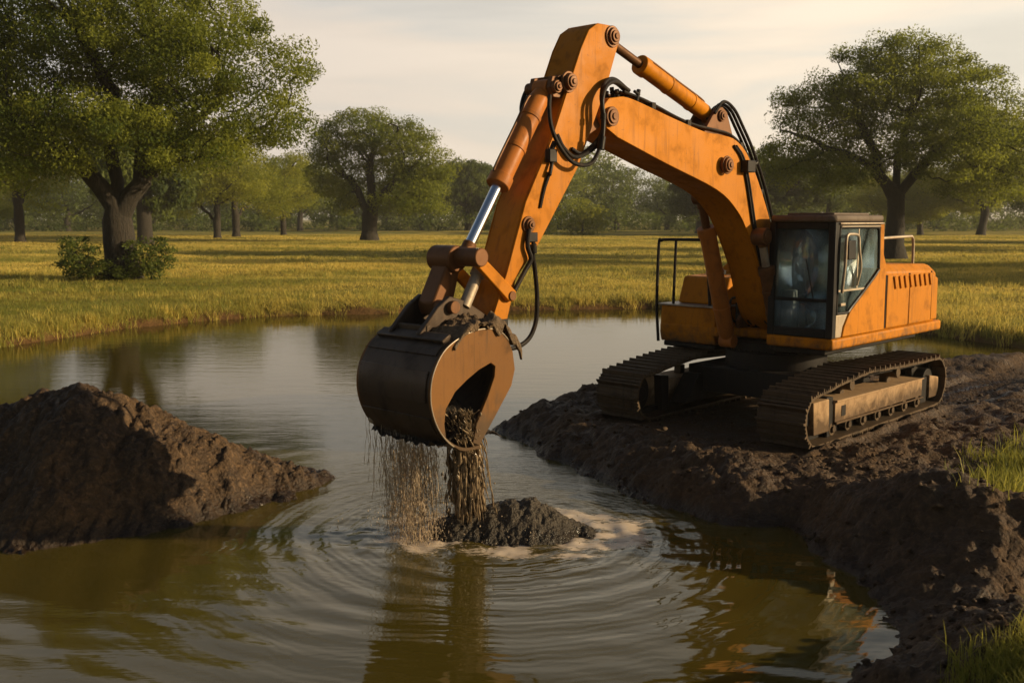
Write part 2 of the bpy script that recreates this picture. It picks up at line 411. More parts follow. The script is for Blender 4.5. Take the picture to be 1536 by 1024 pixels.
def spline(pts, n=8):
    P = [Vector(p) for p in pts]; P = [P[0] * 2 - P[1]] + P + [P[-1] * 2 - P[-2]]; out = []
    for i in range(1, len(P) - 2):
        a, b, c, d = P[i - 1:i + 3]
        for k in range(n):
            t = k / n
            out.append(0.5 * ((2 * b) + (c - a) * t + (2 * a - 5 * b + 4 * c - d) * t * t + (3 * b - a - 3 * c + d) * t ** 3))
    out.append(P[-2]); return out


def spl2(pts, n=5): return [(p.x, p.y) for p in spline([(a, b, 0) for a, b in pts], n)]


def tag(o, label=None, cat=None, group=None, kind=None):
    for k, v in (('label', label), ('category', cat), ('group', group), ('kind', kind)):
        if v: o[k] = v
    return o


def thing(name, label, cat, loc=(0, 0, 0), rz=0, group=None):
    o = bpy.data.objects.new(name, None); C.objects.link(o); o.location = loc; o.rotation_euler = (0, 0, rz)
    o.empty_display_size = 0.3
    return tag(o, label, cat, group)


def raw_mesh(name, v, f, m, parent=None, smooth=True, attrs=None):
    """fast mesh from arrays; f is an (n,k) array"""
    v = np.asarray(v, np.float32); f = np.asarray(f, np.int32); n, k = f.shape
    me = bpy.data.meshes.new(name)
    me.vertices.add(len(v)); me.vertices.foreach_set('co', v.ravel())
    me.loops.add(n * k); me.loops.foreach_set('vertex_index', f.ravel())
    me.polygons.add(n); me.polygons.foreach_set('loop_start', np.arange(0, n * k, k, dtype=np.int32))
    me.polygons.foreach_set('use_smooth', np.full(n, smooth))
    me.update(calc_edges=True)
    for an, av in (attrs or {}).items():
        a = me.attributes.new(an, 'FLOAT', 'POINT'); a.data.foreach_set('value', np.asarray(av, np.float32))
    me.materials.append(m)
    o = bpy.data.objects.new(name, me); C.objects.link(o)
    if parent is not None: o.parent = parent
    return o


_T = np.random.RandomState(3).rand(256, 256)


def vnoise(x, y):
    xi = np.floor(x).astype(int); yi = np.floor(y).astype(int); fx = x - xi; fy = y - yi
    fx = fx * fx * fx * (fx * (fx * 6 - 15) + 10); fy = fy * fy * fy * (fy * (fy * 6 - 15) + 10)
    g = lambda a, b: _T[a & 255, b & 255]
    return (g(xi, yi) * (1 - fx) + g(xi + 1, yi) * fx) * (1 - fy) + (g(xi, yi + 1) * (1 - fx) + g(xi + 1, yi + 1) * fx) * fy


def fbm(x, y, o=5, gain=0.5):
    """about -1..1"""
    t = 0; a = 1; s = 0; c, d = 0.8, 0.6
    for i in range(o):
        t = t + a * (2 * vnoise(x + 17.3 * i, y + 9.1 * i) - 1); s += a; a *= gain
        x, y = (x * c - y * d) * 2.03, (x * d + y * c) * 2.03
    return t / s


def billow(x, y, o=4):
    t = 0; a = 1; s = 0; c, d = 0.8, 0.6
    for i in range(o):
        t = t + a * np.abs(2 * vnoise(x + 5.3 * i, y + 3.7 * i) - 1); s += a; a *= 0.5
        x, y = (x * c - y * d) * 2.1, (x * d + y * c) * 2.1
    return t / s


def sstep(a, b, x):
    t = np.clip((x - a) / (b - a), 0, 1); return t * t * (3 - 2 * t)


def inside(poly, x, y):
    r = np.zeros(np.shape(x), bool); n = len(poly)
    for i in range(n):
        (x0, y0), (x1, y1) = poly[i], poly[(i + 1) % n]
        c = ((y0 > y) != (y1 > y)) & (x < (x1 - x0) * (y - y0) / ((y1 - y0) if y1 != y0 else 1e-9) + x0)
        r ^= c
    return r


def segdist(pts, x, y, closed=True, vals=None):
    d = np.full(np.shape(x), 1e9); vv = np.zeros(np.shape(x)); n = len(pts)
    for i in range(n if closed else n - 1):
        (x0, y0), (x1, y1) = pts[i][:2], pts[(i + 1) % n][:2]
        dx, dy = x1 - x0, y1 - y0
        t = np.clip(((x - x0) * dx + (y - y0) * dy) / (dx * dx + dy * dy + 1e-12), 0, 1)
        e = np.hypot(x - x0 - t * dx, y - y0 - t * dy)
        if vals is not None:
            k = e < d; vv = np.where(k, vals[i] * (1 - t) + vals[(i + 1) % n] * t, vv)
        d = np.minimum(d, e)
    return d if vals is None else (d, vv)


def sheet(name, xs, ys, zf, m, attrs=None, parent=None):
    X, Y = np.meshgrid(xs, ys); Z = zf(X, Y)
    nx, ny = len(xs), len(ys)
    i = np.arange(nx * ny).reshape(ny, nx)
    f = np.stack([i[:-1, :-1], i[:-1, 1:], i[1:, 1:], i[1:, :-1]], -1).reshape(-1, 4)
    at = {k: fn(X, Y, Z).ravel() for k, fn in (attrs or {}).items()}
    return raw_mesh(name, np.stack([X, Y, Z], -1).reshape(-1, 3), f, m, parent, True, at)


def spaced(segs):
    """[(start, step), ..., (end, None)] -> coordinates"""
    out = []
    for (a, st), (b, _) in zip(segs[:-1], segs[1:]):
        n = max(1, int(round((b - a) / st))); out += list(np.linspace(a, b, n, endpoint=False))
    return np.array(out + [segs[-1][0]])


# ------------------------------------------------------------------ the setting
PHI = rad(226); ORG = Vector((3.958, 14.805, 0.35))       # where the excavator stands and how it is turned
CF, SF = math.cos(PHI), math.sin(PHI)


def to_local(x, y):
    dx, dy = x - ORG.x, y - ORG.y
    return dx * CF + dy * SF, -dx * SF + dy * CF


def to_world(x, y, z=0): return Vector((ORG.x + x * CF - y * SF, ORG.y + x * SF + y * CF, ORG.z + z))


POND = [(-15, -6), (1.9, -6), (2.0, 2), (2.15, 5), (2.34, 6.69), (2.5, 6.94), (2.8, 7.11), (3.07, 7.59), (3.08, 8.15), (3.2, 8.84), (3.01, 9.2),
        (2.99, 9.79), (2.91, 10.23), (2.37, 10.35), (1.81, 10.84), (1.3, 11.66), (0.81, 12.8), (0.12, 14.16), (-0.27, 15.17), (0.36, 16.5), (0.97, 17.4), (1.6, 18.3),
        (3.2, 19.6), (5.5, 20.5), (9.58, 21.4), (13, 22.2), (17.5, 23.0), (17.3, 23.9), (12.9, 24.9), (12.1, 27.5), (9.5, 33), (5.2, 36.3),
        (0.8, 35.7), (-3.9, 34.5), (-8.2, 33.3), (-10, 31.7), (-11.4, 29.8), (-12.3, 27.4), (-13.1, 25.4), (-14.5, 20), (-16, 12), (-15.5, 4)]
GRASS1 = [(4.55, 9.15), (4.85, 10.4), (5.9, 11.9), (9, 13.2), (14, 15.5), (18, 15), (18, 6), (6.2, 8.4)]
GRASS2 = [(2.35, 5.5), (2.95, 6.1), (3.6, 6.45), (6.2, 6.8), (8, 6.4), (8, 2), (2.3, 2)]


def shore(x, y):
    d = segdist(POND, x, y); return np.where(inside(POND, x, y), -d, d)


def meadow_z(x, y, sd=None):
    if sd is None: sd = shore(x, y)
    e = sd + 0.35 * fbm(x * 0.6, y * 0.6, 3)
    far = sstep(60, 260, y)
    land = 0.42 * (1 - np.exp(-np.maximum(e, 0) / 0.35)) + sstep(0.5, 9, e) * (0.14 + 0.34 * fbm(x * 0.045 + 4, y * 0.075, 3) + 0.15 * fbm(x * 0.20, y * 0.30, 3)) + 0.25 * far
    return np.where(e > 0, land, np.maximum(0.55 * e, -0.9))


def build_ground():
    xs = spaced([(-2500, 300), (-700, 50), (-200, 10), (-60, 2.0), (-24, 0.28), (24, 1.0), (50, 5), (120, 20), (300, 60), (800, 300), (2500, None)])
    ys = spaced([(-60, 8), (-8, 1), (20, 0.22), (40, 0.5), (60, 1.5), (120, 6), (300, 40), (800, 200), (4000, None)])

    def zf(x, y):
        z = meadow_z(x, y)
        k = sstep(-1.2, -0.4, x) * sstep(16.4, 15.0, x) * sstep(1.0, 2.0, y) * sstep(23.6, 22.6, y)    # the mud bank lies here
        return z * (1 - k) - 0.9 * k
    o = sheet('ground', xs, ys, zf, M['ground'], {'soil': lambda x, y, z: sstep(0.34, 0.12, z + 0.20 * fbm(x * 1.1, y * 1.1, 3)) * 0.95})
    o['kind'] = 'structure'


build_ground()

BERM = [(2.75, 10.55), (3.3, 10.0), (3.98, 9.5), (4.7, 9.05), (5.6, 8.9), (6.8, 8.7)]
BERM_H = [0.10, 0.20, 0.36, 0.30, 0.22, 0.10]


def bank_parts(x, y):
    sd = shore(x, y)
    sd = sd + 0.13 * fbm(x * 1.7 + 3, y * 1.7, 4)
    lx, ly = to_local(x, y)
    return sd, lx, ly


def bank_z(x, y):
    sd, lx, ly = bank_parts(x, y)
    z = np.where(sd > 0, 0.35 * (1 - np.exp(-np.maximum(sd, 0) / 0.42)) + 0.08 * np.exp(-((sd - 0.9) / 0.5) ** 2), np.maximum(0.5 * sd, -0.8))
    d, h = segdist(BERM, x, y, False, BERM_H)
    z = z + h * np.exp(-(d / 0.52) ** 2) * sstep(-0.1, 0.5, sd)
    z = z - 0.26 * np.exp(-(((x - 4.6) / 1.3) ** 2 + ((y - 7.75) / 0.55) ** 2))
    z = z + 0.10 * sstep(0.2, 1.2, sd) * np.exp(-(((x - 3.4) / 1.6) ** 2 + ((y - 6.0) / 0.7) ** 2))
    foot = sstep(2.5, 2.15, np.abs(lx)) * sstep(1.74, 1.60, np.abs(ly)) * sstep(0.80, 0.92, np.abs(ly))
    under = sstep(2.9, 2.2, np.abs(lx)) * sstep(2.1, 1.65, np.abs(ly))
    behind = sstep(-2.0, -2.6, lx) * sstep(1.78, 1.60, np.abs(ly)) * sstep(0.78, 0.92, np.abs(ly))      # prints of the tracks
    amp = sstep(-0.35, 0.25, sd) * (1 - 0.8 * under) * (1 - 0.7 * behind)
    n = 0.10 * fbm(x * 0.9, y * 0.9, 4) + 0.14 * (billow(x * 2.3 + 7, y * 2.3, 3) - 0.35) + 0.09 * (billow(x * 6.0, y * 6.0, 3) - 0.35) + 0.05 * (billow(x * 14, y * 14, 3) - 0.35)
    g = np.maximum(inside(GRASS1, x, y), inside(GRASS2, x, y))
    z = z + amp * n * np.where(g, 0.45, 1.0)
    # mud pressed up along the outside of the tracks and the ribbed prints left behind
    z = z + 0.07 * np.exp(-((np.abs(ly) - 1.74) / 0.07) ** 2) * sstep(2.6, 1.9, np.abs(lx)) * (0.5 + vnoise(lx * 5, ly * 3))
    z = z - behind * (0.07 + 0.026 * np.sin(lx * 2 * math.pi / 0.18)) * sstep(0.1, 0.6, sd)
    z = z * (1 - foot) + 0.335 * foot
    edge = sstep(14.0, 15.8, x)
    return z * (1 - edge) + (meadow_z(x, y) + 0.02) * edge


def build_bank():
    xs = spaced([(-1.6, 0.12), (-0.5, 0.036), (6.4, 0.07), (10, 0.14), (16, None)])
    ys = spaced([(1.5, 0.12), (5.4, 0.033), (14.2, 0.06), (18.5, 0.11), (24, None)])

    def wet(x, y, z):
        lx, ly = to_local(x, y)
        ruts = np.zeros_like(x)
        for c, k in ((1.25, 1.0), (2.05, 0.7), (0.55, 0.5)):
            ruts = np.maximum(ruts, k * np.exp(-((ly - c + 0.12 * np.sin(lx * 1.3)) / 0.06) ** 2) * sstep(-2.3, -2.8, lx) * sstep(-6.5, -4.6, lx) * (vnoise(lx * 1.6, ly * 2) > 0.30))
        return np.clip(np.maximum(sstep(0.16, 0.01, z), 1.5 * ruts), 0, 1)

    def gr(x, y, z):
        e = 0.5 * fbm(x * 1.5, y * 1.5, 4)
        d1 = segdist(GRASS1, x, y) * np.where(inside(GRASS1, x, y), 1, -1); d2 = segdist(GRASS2, x, y) * np.where(inside(GRASS2, x, y), 1, -1)
        return sstep(-0.25, 0.35, np.maximum(d1, d2) + e) * 0.92
    o = sheet('mud_bank', xs, ys, bank_z, M['mud'], {'wet': wet, 'grass': gr})
    o['kind'] = 'structure'


build_bank()

HEAP_C = (0.06, 10.12)


def build_water():
    xs = spaced([(-60, 4), (-16, 0.6), (-7.5, 0.045), (4.2, 0.4), (20, 4), (60, None)])
    ys = spaced([(-40, 4), (-4, 0.6), (4.5, 0.034), (14, 0.12), (20, 0.6), (40, None)])

    def zf(x, y):
        dx, dy = x - HEAP_C[0] + 0.2, y - HEAP_C[1]
        r = np.hypot(dx, dy) + 0.10 * fbm(x * 0.8, y * 0.8, 3); a = np.arctan2(dy, dx)
        am = 0.60 + 0.75 * fbm(np.cos(a) * 1.8 + r * 0.35, np.sin(a) * 1.8, 3)
        A = 0.0118 * np.exp(-np.maximum(r - 0.8, 0) / 2.4) * sstep(0.25, 0.9, r) * np.clip(am, 0.15, 1.2) * sstep(7.5, 4.0, r)
        ph = 2 * math.pi * 0.9 * np.log(1 + r / 0.9 * 0.32) / 0.32 / 0.215
        z = A * np.sin(ph + 1.9 * fbm(x * 0.75 + 9, y * 0.75, 4)) + 0.45 * A * np.sin(ph * 0.43 + 2.0 * fbm(x * 0.4 + 2, y * 0.4, 2))
        z = z + 0.0016 * np.sin(2 * math.pi * (x * 0.25 + y * 0.97 + 0.3 * fbm(x * 0.45, y * 0.45 + 5, 3)) / 0.40) * (0.2 + vnoise(x * 0.5 + 2, y * 0.8)) * sstep(15, 10, y)
        # churned water round the heap
        e = np.exp(-((dx / 1.5) ** 2 + (dy / 0.95) ** 2) ** 1.2)
        z = z + e * (0.030 * fbm(x * 5.5, y * 8.5, 4) + 0.012 * fbm(x * 13, y * 17, 2))
        return z

    def foam(x, y, z):
        dx, dy = x - HEAP_C[0], y - HEAP_C[1]
        r = np.sqrt((dx / 1.45) ** 2 + (dy / 0.85) ** 2)
        f = 0.68 * np.exp(-(np.maximum(r - 0.75, 0) / 0.55) ** 2)
        f2 = 0.66 * np.exp(-(((x + 0.78) / 0.5) ** 2 + ((y - 10.3) / 0.4) ** 2))
        return np.maximum(f, f2) * (0.66 + 0.66 * vnoise(x * 3.2, y * 6.0))

    def chop(x, y, z):
        return 0.022 + 0.012 * sstep(13, 20, y) * sstep(34, 24, y) + 0.26 * np.exp(-(((x - 0.3) / 2.3) ** 2 + ((y - 11.9) / 1.7) ** 2)) + 0.035 * sstep(9.5, 11.5, y) * sstep(19, 14, y)
    o = sheet('pond_water', xs, ys, zf, M['water'], {'foam': foam, 'chop': chop})
    o['kind'] = 'structure'


build_water()


# ------------------------------------------------------------------ heaps of dug mud
def build_mound():
    RID = [(-7.6, 11.0), (-6.2, 11.3), (-4.98, 11.3), (-4.25, 11.5), (-3.52, 11.72), (-2.88, 12.0), (-2.42, 12.28), (-2.1, 12.42)]
    RH = [0.95, 1.05, 1.42, 1.12, 0.74, 0.38, 0.10, -0.14]

    def zf(x, y):
        wx = x + 0.22 * fbm(x * 1.1, y * 1.1, 3); wy = y + 0.22 * fbm(x * 1.1 + 8, y * 1.1 + 3, 3)
        d, h = segdist(RID, wx, wy, False, RH)
        slope = np.where(y < 11.4, 0.86, 0.95)
        z = h - slope * (np.sqrt(d * d + 0.05) - 0.2)
        z = z + 0.10 * (billow(x * 1.3 + 2, y * 1.3, 2) - 0.4) + 0.10 * (billow(wx * 3.1, wy * 3.1, 3) - 0.38) + 0.10 * (billow(x * 7.3 + 4, y * 7.3, 3) - 0.4) + 0.075 * (billow(x * 15, y * 15, 3) - 0.4)
        return np.maximum(z, -0.5)
    xs = np.arange(-8.6, -1.3, 0.026); ys = np.arange(9.2, 14.2, 0.028)
    o = sheet('dirt_mound', xs, ys, zf, M['mound'], {'wet': lambda x, y, z: sstep(0.22, 0.02, z)})
    tag(o, 'large brown mound of dug soil rising from the pond left of the bucket', 'mound')

    def zh(x, y):
        dx, dy = x - HEAP_C[0], y - HEAP_C[1]
        d, h = segdist([(-0.55, 10.1), (-0.1, 10.2), (0.25, 10.15), (0.68, 10.1)], x + 0.08 * fbm(x * 3, y * 3, 3), y + 0.08 * fbm(x * 3 + 4, y * 3, 3), False, [0.20, 0.31, 0.33, 0.11])
        z = h - 0.72 * (np.sqrt(d * d + 0.012) - 0.1)
        z = z + 0.07 * (billow(x * 5, y * 5, 4) - 0.35) + 0.035 * (billow(x * 14, y * 14, 3) - 0.38) + 0.012 * fbm(x * 36, y * 36, 2)
        return np.maximum(z, -0.25)
    o = sheet('mud_heap', np.arange(-1.3, 1.4, 0.014), np.arange(9.3, 11.1, 0.014), zh, M['heap'], {'wet': lambda x, y, z: 0.35 + 0.6 * sstep(0.20, 0.0, z)})
    tag(o, 'small dark heap of wet silt in the middle of the water rings', 'mud heap')


build_mound()


# ------------------------------------------------------------------ the excavator (x forward, y towards the cab side, z up from the mud)
EX = thing('excavator', 'orange crawler excavator standing on the mud bank with its arm reaching over the pond', 'excavator', ORG, PHI)


def sub(mb, name, m, parent=None, **k): return mb.build(name, M[m] if isinstance(m, str) else m, parent or EX, **k)


def pin(mb, x, z, y, r, h, sgn=1):
    """a pin head: flange, boss and retaining bolt"""
    mb.cyl((x, y, z), (x, y + sgn * h, z), r, 24)
    mb.cyl((x, y + sgn * h, z), (x, y + sgn * (h + 0.02), z), r * 0.72, 24)
    mb.cyl((x, y + sgn * (h + 0.02), z), (x, y + sgn * (h + 0.035), z), r * 0.36, 12)
    return mb


def undercarriage():
    mb = MB()
    mb.box((-0.85, -0.98, 0.36), (0.85, 0.98, 0.74))
    mb.prism([(-1.3, 0.22), (1.3, 0.22), (0.95, 0.62), (-0.95, 0.62)], -1.0, -0.72)
    mb.prism([(-1.3, 0.22), (1.3, 0.22), (0.95, 0.62), (-0.95, 0.62)], 0.72, 1.0)
    mb.cyl((0, 0, 0.70), (0, 0, 0.98), 0.74, 40)
    sub(mb, 'undercarriage_frame', 'dark_steel', bevel=0.015)
    mb = MB(); mb.cyl((0, 0, 0.97), (0, 0, 1.12), 0.66, 48)
    for k in range(40):
        a = 2 * math.pi * k / 40
        mb.cyl((0.69 * math.cos(a), 0.69 * math.sin(a), 0.98), (0.69 * math.cos(a), 0.69 * math.sin(a), 1.01), 0.018, 6)
    sub(mb, 'slewing_ring', 'dark_steel', bevel=0.008)


def track(sgn):
    # belt centre line: front idler, climbing top run, rear sprocket, flat bottom
    idl, spr, car = (1.80, 0.375, 0.335), (-2.02, 0.42, 0.36), (0.35, 0.80)
    loop = []
    for k in range(0, 13):                                   # round the front
        a = rad(-90 + 150 * k / 12); loop.append((idl[0] + idl[2] * math.cos(a), idl[1] + idl[2] * math.sin(a)))
    loop += [(1.15, 0.765), (car[0], car[1] + 0.03), (-0.5, 0.80), (-1.3, 0.785)]
    for k in range(0, 13):
        a = rad(92 + 178 * k / 12); loop.append((spr[0] + spr[2] * math.cos(a), spr[1] + spr[2] * math.sin(a)))
    loop = [Vector((a, b)) for a, b in loop]; loop.append(loop[0])
    seg = [(loop[i + 1] - loop[i]).length for i in range(len(loop) - 1)]; tot = sum(seg); n = int(round(tot / 0.165)); p = tot / n
    y0, y1 = (0.95, 1.63) if sgn > 0 else (-1.70, -0.95)

    def at(s):
        s %= tot
        for i, q in enumerate(seg):
            if s <= q:
                d = (loop[i + 1] - loop[i]) / q; return loop[i] + d * s, d
            s -= q
        return loop[-1], (loop[-1] - loop[-2]).normalized()
    mb = MB(); rr = random.Random(5 + sgn)
    chain = MB()
    for k in range(n):
        c, _ = at((k + 0.5) * p); a0, _ = at(k * p + 0.012); a1, _ = at((k + 1) * p - 0.004)
        d = (a1 - a0).normalized(); nrm = Vector((d.y, -d.x))               # outwards
        h = p * 0.5 - 0.006; j = rr.uniform(-0.004, 0.004); yo = rr.uniform(-0.004, 0.004)
        prof = [(-h, -0.018), (-h, 0.012), (-h + 0.012, 0.064), (-h + 0.030, 0.066), (-h + 0.040, 0.014), (-0.008, 0.012), (-0.004, 0.034), (0.010, 0.034), (0.014, 0.012),
                (h - 0.03, 0.012), (h - 0.022, 0.030), (h - 0.012, 0.030), (h - 0.004, 0.008), (h + 0.010, 0.006), (h + 0.010, -0.014)]
        mb.prism([(c.x + d.x * u + nrm.x * (v + j), c.y + d.y * u + nrm.y * (v + j)) for u, v in prof], y0 + yo, y1 + yo)
        yc = 0.5 * (y0 + y1)
        for s in (-0.11, 0.11):
            chain.prism([(c.x + d.x * u + nrm.x * v, c.y + d.y * u + nrm.y * v) for u, v in [(-h * 1.05, -0.10), (h * 1.05, -0.10), (h * 1.05, -0.02), (-h * 1.05, -0.02)]], yc + s - 0.025, yc + s + 0.025)
    root = sub(mb, 'track', 'track_steel', smooth=25)
    sub(chain, 'track_chain', 'dark_steel', root)
    ya, yb = (1.10, 1.535) if sgn > 0 else (-1.535, -1.10)
    yo = yb if sgn > 0 else ya                                   # outer face
    mb = MB()
    mb.prism([(1.16, 0.235), (1.16, 0.535), (-1.70, 0.50), (-1.70, 0.235)], ya, yb)
    for zz in (0.225, 0.515):                                     # flanges along the beam
        mb.prism([(1.165, zz - 0.012), (1.165, zz + 0.022), (-1.705, zz - 0.006), (-1.705, zz - 0.034 + 0.012)], min(yo, yo + sgn * 0.03), max(yo, yo + sgn * 0.03))
    fr = sub(mb, 'track_frame', 'frame_dust', root, bevel=0.012)
    for q in ([(1.76, 0.15), (1.79, 0.58), (1.36, 0.58), (1.33, 0.15)], [(-1.95, 0.16), (-1.95, 0.52), (-2.30, 0.46), (-2.34, 0.16)]):
        mb = MB(); mb.prism(q, yo - sgn * 0.30, yo + sgn * 0.012); sub(mb, 'guard_plate', 'frame_dust', root, bevel=0.012)
    mb = MB(); mb.prism([(0.98, 0.30), (0.98, 0.44), (0.86, 0.44), (0.86, 0.30)], yo, yo + sgn * 0.006)
    sub(mb, 'grease_hatch', 'dark_steel', root)
    for q in ([(1.32, 0.04), (1.36, 0.60), (1.17, 0.58), (1.15, 0.08)], [(-1.71, 0.1), (-1.71, 0.50), (-1.94, 0.50), (-1.94, 0.1)]):
        mb = MB(); mb.prism(q, min(ya + .01, yo - sgn * 0.025) if sgn > 0 else yo + 0.025, (yo - 0.025) if sgn > 0 else yb - .01); sub(mb, 'tensioner_bracket', 'dark_steel', root, bevel=0.01)
    yc = 0.5 * (y0 + y1)
    for k in range(7):                                           # bottom rollers
        x = 1.18 - k * 0.46; mb = MB()
        mb.cyl((x, yc - 0.17, 0.155), (x, yc + 0.17, 0.155), 0.085, 20); mb.cyl((x, yc - 0.2, 0.155), (x, yc + 0.2, 0.155), 0.05, 16)
        mb.cyl((x, yo - sgn * 0.12, 0.150), (x, yo - sgn * 0.02, 0.150), 0.088, 18); mb.cyl((x, yo - sgn * 0.02, 0.150), (x, yo + sgn * 0.01, 0.150), 0.045, 14); mb.box((x - 0.05, min(yo - sgn * 0.09, yo - sgn * .05), 0.15), (x + 0.05, max(yo - sgn * 0.09, yo - sgn * .05), 0.30))
        sub(mb, 'roller', 'track_steel', root, bevel=0.006)
    for x in (0.55, -0.95):                                      # top carrier rollers
        mb = MB(); mb.cyl((x, yc - 0.15, 0.66), (x, yo - sgn * 0.06, 0.66), 0.075, 18); mb.box((x - 0.06, yc - 0.08, 0.40), (x + 0.06, yc + 0.04, 0.66))
        sub(mb, 'carrier_roller', 'track_steel', root, bevel=0.006)
    mb = MB(); mb.cyl((idl[0], yc - 0.12, idl[1]), (idl[0], yc + 0.12, idl[1]), 0.27, 36); mb.cyl((idl[0], yc - 0.2, idl[1]), (idl[0], yc + 0.2, idl[1]), 0.10, 20)
    sub(mb, 'idler_wheel', 'dark_steel', root, bevel=0.01)
    mb = MB(); gear = []
    for k in range(44):
        a = 2 * math.pi * k / 44; r = 0.315 if k % 4 < 2 else 0.265; gear.append((spr[0] + r * math.cos(a), spr[1] + r * math.sin(a)))
    mb.prism(gear, yc - 0.05, yc + 0.05); mb.cyl((spr[0], yc - 0.25, spr[1]), (spr[0], yo - sgn * 0.05, spr[1]), 0.19, 28)
    sub(mb, 'sprocket', 'dark_steel', root, bevel=0.006)
    return root


def house():
    # deck with its rounded skirt
    mb = MB()
    mb.slab([(0.965, 1.365), (0.965, 0.37), (0.42, 0.37), (0.42, -0.56), (0.66, -0.58), (0.66, -1.66), (-2.55, -1.42), (-2.82, -0.9), (-2.82, 0.9), (-2.78, 1.365)], 1.15, 1.305)
    sub(mb, 'deck', 'orange', bevel=0.035, seg=3)
    mb = MB(); mb.slab([(0.85, 1.2), (0.85, 0.45), (-0.2, -0.5), (0.5, -0.7), (0.5, -1.5), (-2.2, -1.2), (-2.5, 0), (-2.2, 1.2)], 1.06, 1.15)
    sub(mb, 'belly_plate', 'dark_steel', bevel=0.02)
    # engine hood
    mb = MB()
    prof = [(-1.40, 1.305), (-1.40, 2.08), (-1.25, 2.21), (1.22, 2.24), (1.34, 2.13), (1.345, 1.305)]
    vs = []
    for x, s, dz in ((-0.64, 1.0, 0.02), (-2.36, 1.0, -0.03), (-2.56, 0.985, -0.06), (-2.68, 0.93, -0.17)):
        vs += [(x, y * s, z + (dz if z > 2 else 0)) for y, z in prof]
    k = len(prof); fs = [tuple(range(k)), tuple(range(len(vs) - 1, len(vs) - 1 - k, -1))]
    for r in range(3): fs += [(r * k + i, r * k + (i + 1) % k, (r + 1) * k + (i + 1) % k, (r + 1) * k + i) for i in range(k)]
    mb.add(vs, fs); hood = sub(mb, 'engine_hood', 'orange', bevel=0.025, seg=3)
    # side doors, standing a finger proud of the hood with dark seams between
    for (x0, x1) in ((-0.70, -1.48), (-1.50, -2.33)):
        mb = MB(); mb.prism([(x0, 1.33), (x0, 2.10), (x1, 2.075), (x1, 1.33)], 1.335, 1.362)
        sub(mb, 'side_door', 'orange', hood, bevel=0.010)
    mb = MB(); mb.prism([(-2.36, 1.33), (-2.36, 2.06), (-2.60, 1.98), (-2.62, 1.33)], 1.28, 1.352); sub(mb, 'corner_panel', 'orange', hood, bevel=0.02)
    for xx in (-0.685, -1.49, -2.345): mb = MB(); mb.prism([(xx - 0.012, 1.33), (xx - 0.012, 2.10), (xx + 0.012, 2.10), (xx + 0.012, 1.33)], 1.33, 1.350); sub(mb, 'door_seam', 'cab_black', hood)
    mb = MB()                                                      # slanted louvres with raised lips
    lip = MB()
    for q in range(8):
        x = -0.90 - 0.185 * q; sl = -0.07
        mb.prism([(x, 2.065), (x - 0.075, 2.062), (x - 0.105, 1.94), (x - 0.06, 1.90)], 1.3615, 1.366)
        lip.add([(x + 0.02, 1.362, 2.075), (x + 0.02, 1.385, 2.06), (x - 0.045, 1.385, 1.90), (x - 0.045, 1.362, 1.88), (x - 0.02, 1.362, 2.08), (x - 0.02, 1.389, 2.07), (x - 0.075, 1.389, 1.90), (x - 0.075, 1.362, 1.88)],
                [(0, 1, 2, 3), (4, 7, 6, 5), (0, 4, 5, 1), (3, 2, 6, 7), (1, 5, 6, 2), (0, 3, 7, 4)])
    sub(mb, 'louvre_slots', 'cab_black', hood); sub(lip, 'louvre_lips', 'orange', hood)
    mb = MB(); mb.box((-1.9, -0.5, 2.21), (-1.0, 0.6, 2.30)); sub(mb, 'engine_cover', 'orange', hood, bevel=0.03)
    mb = MB(); mb.tube(spline([(-1.25, -0.9, 2.2), (-1.25, -0.9, 2.62), (-1.26, -0.9, 2.74), (-1.36, -0.9, 2.80)], 6), 0.05, 14); sub(mb, 'exhaust_pipe', 'rust_pipe', hood)
    # counterweight
    mb = MB(); mb.slab(spl2([(-2.50, 1.20), (-2.74, 1.02), (-2.86, 0.5), (-2.88, 0), (-2.86, -0.5), (-2.72, -1.05), (-2.45, -1.28)]) + [(-2.4, -1.28), (-2.4, 1.2)], 1.31, 2.02)
    sub(mb, 'counterweight', 'orange', bevel=0.05, seg=3)
    mb = MB()
    mb.tube(spline([(-0.80, 1.0, 2.22), (-0.80, 1.0, 2.50), (-0.86, 1.0, 2.60), (-1.0, 1.0, 2.61), (-2.2, 1.0, 2.63), (-2.36, 1.0, 2.62), (-2.42, 1.0, 2.53), (-2.44, 1.0, 2.14)], 6), 0.022, 10)
    sub(mb, 'handrail', 'pale_metal')
    # right-hand tool box, tank and steps
    mb = MB(); mb.prism([(0.62, 1.02), (0.66, 1.16), (0.62, 1.575), (-0.35, 1.575), (-0.35, 1.02)], -1.655, -0.66); tb = sub(mb, 'tool_box', 'orange', bevel=0.02)
    mb = MB(); mb.box((-0.36, -1.69, 1.577), (0.665, -0.62, 1.602)); sub(mb, 'tool_box_lid', 'pale_metal', tb, bevel=0.006)
    mb = MB(); mb.box((-0.30, -1.62, 0.94), (0.60, -0.70, 1.02)); sub(mb, 'tool_box_base', 'dark_steel', tb, bevel=0.02)
    mb = MB(); mb.prism([(0.42, 1.605), (0.26, 2.02), (-1.0, 2.05), (-1.0, 1.605)], -1.50, -0.66)
    sub(mb, 'fuel_tank', 'orange', bevel=0.04, seg=3)
    mb = MB(); mb.cyl((-0.2, -1.1, 2.02), (-0.2, -1.1, 2.10), 0.07); sub(mb, 'filler_cap', 'cab_black')
    mb = MB()
    R = 0.024
    mb.tube(spline([(0.60, -1.72, 1.00), (0.60, -1.76, 1.6), (0.60, -1.74, 2.50), (0.60, -1.69, 2.57), (0.60, -1.60, 2.585), (0.58, -1.1, 2.59), (0.56, -0.92, 2.59)], 7), R, 10)
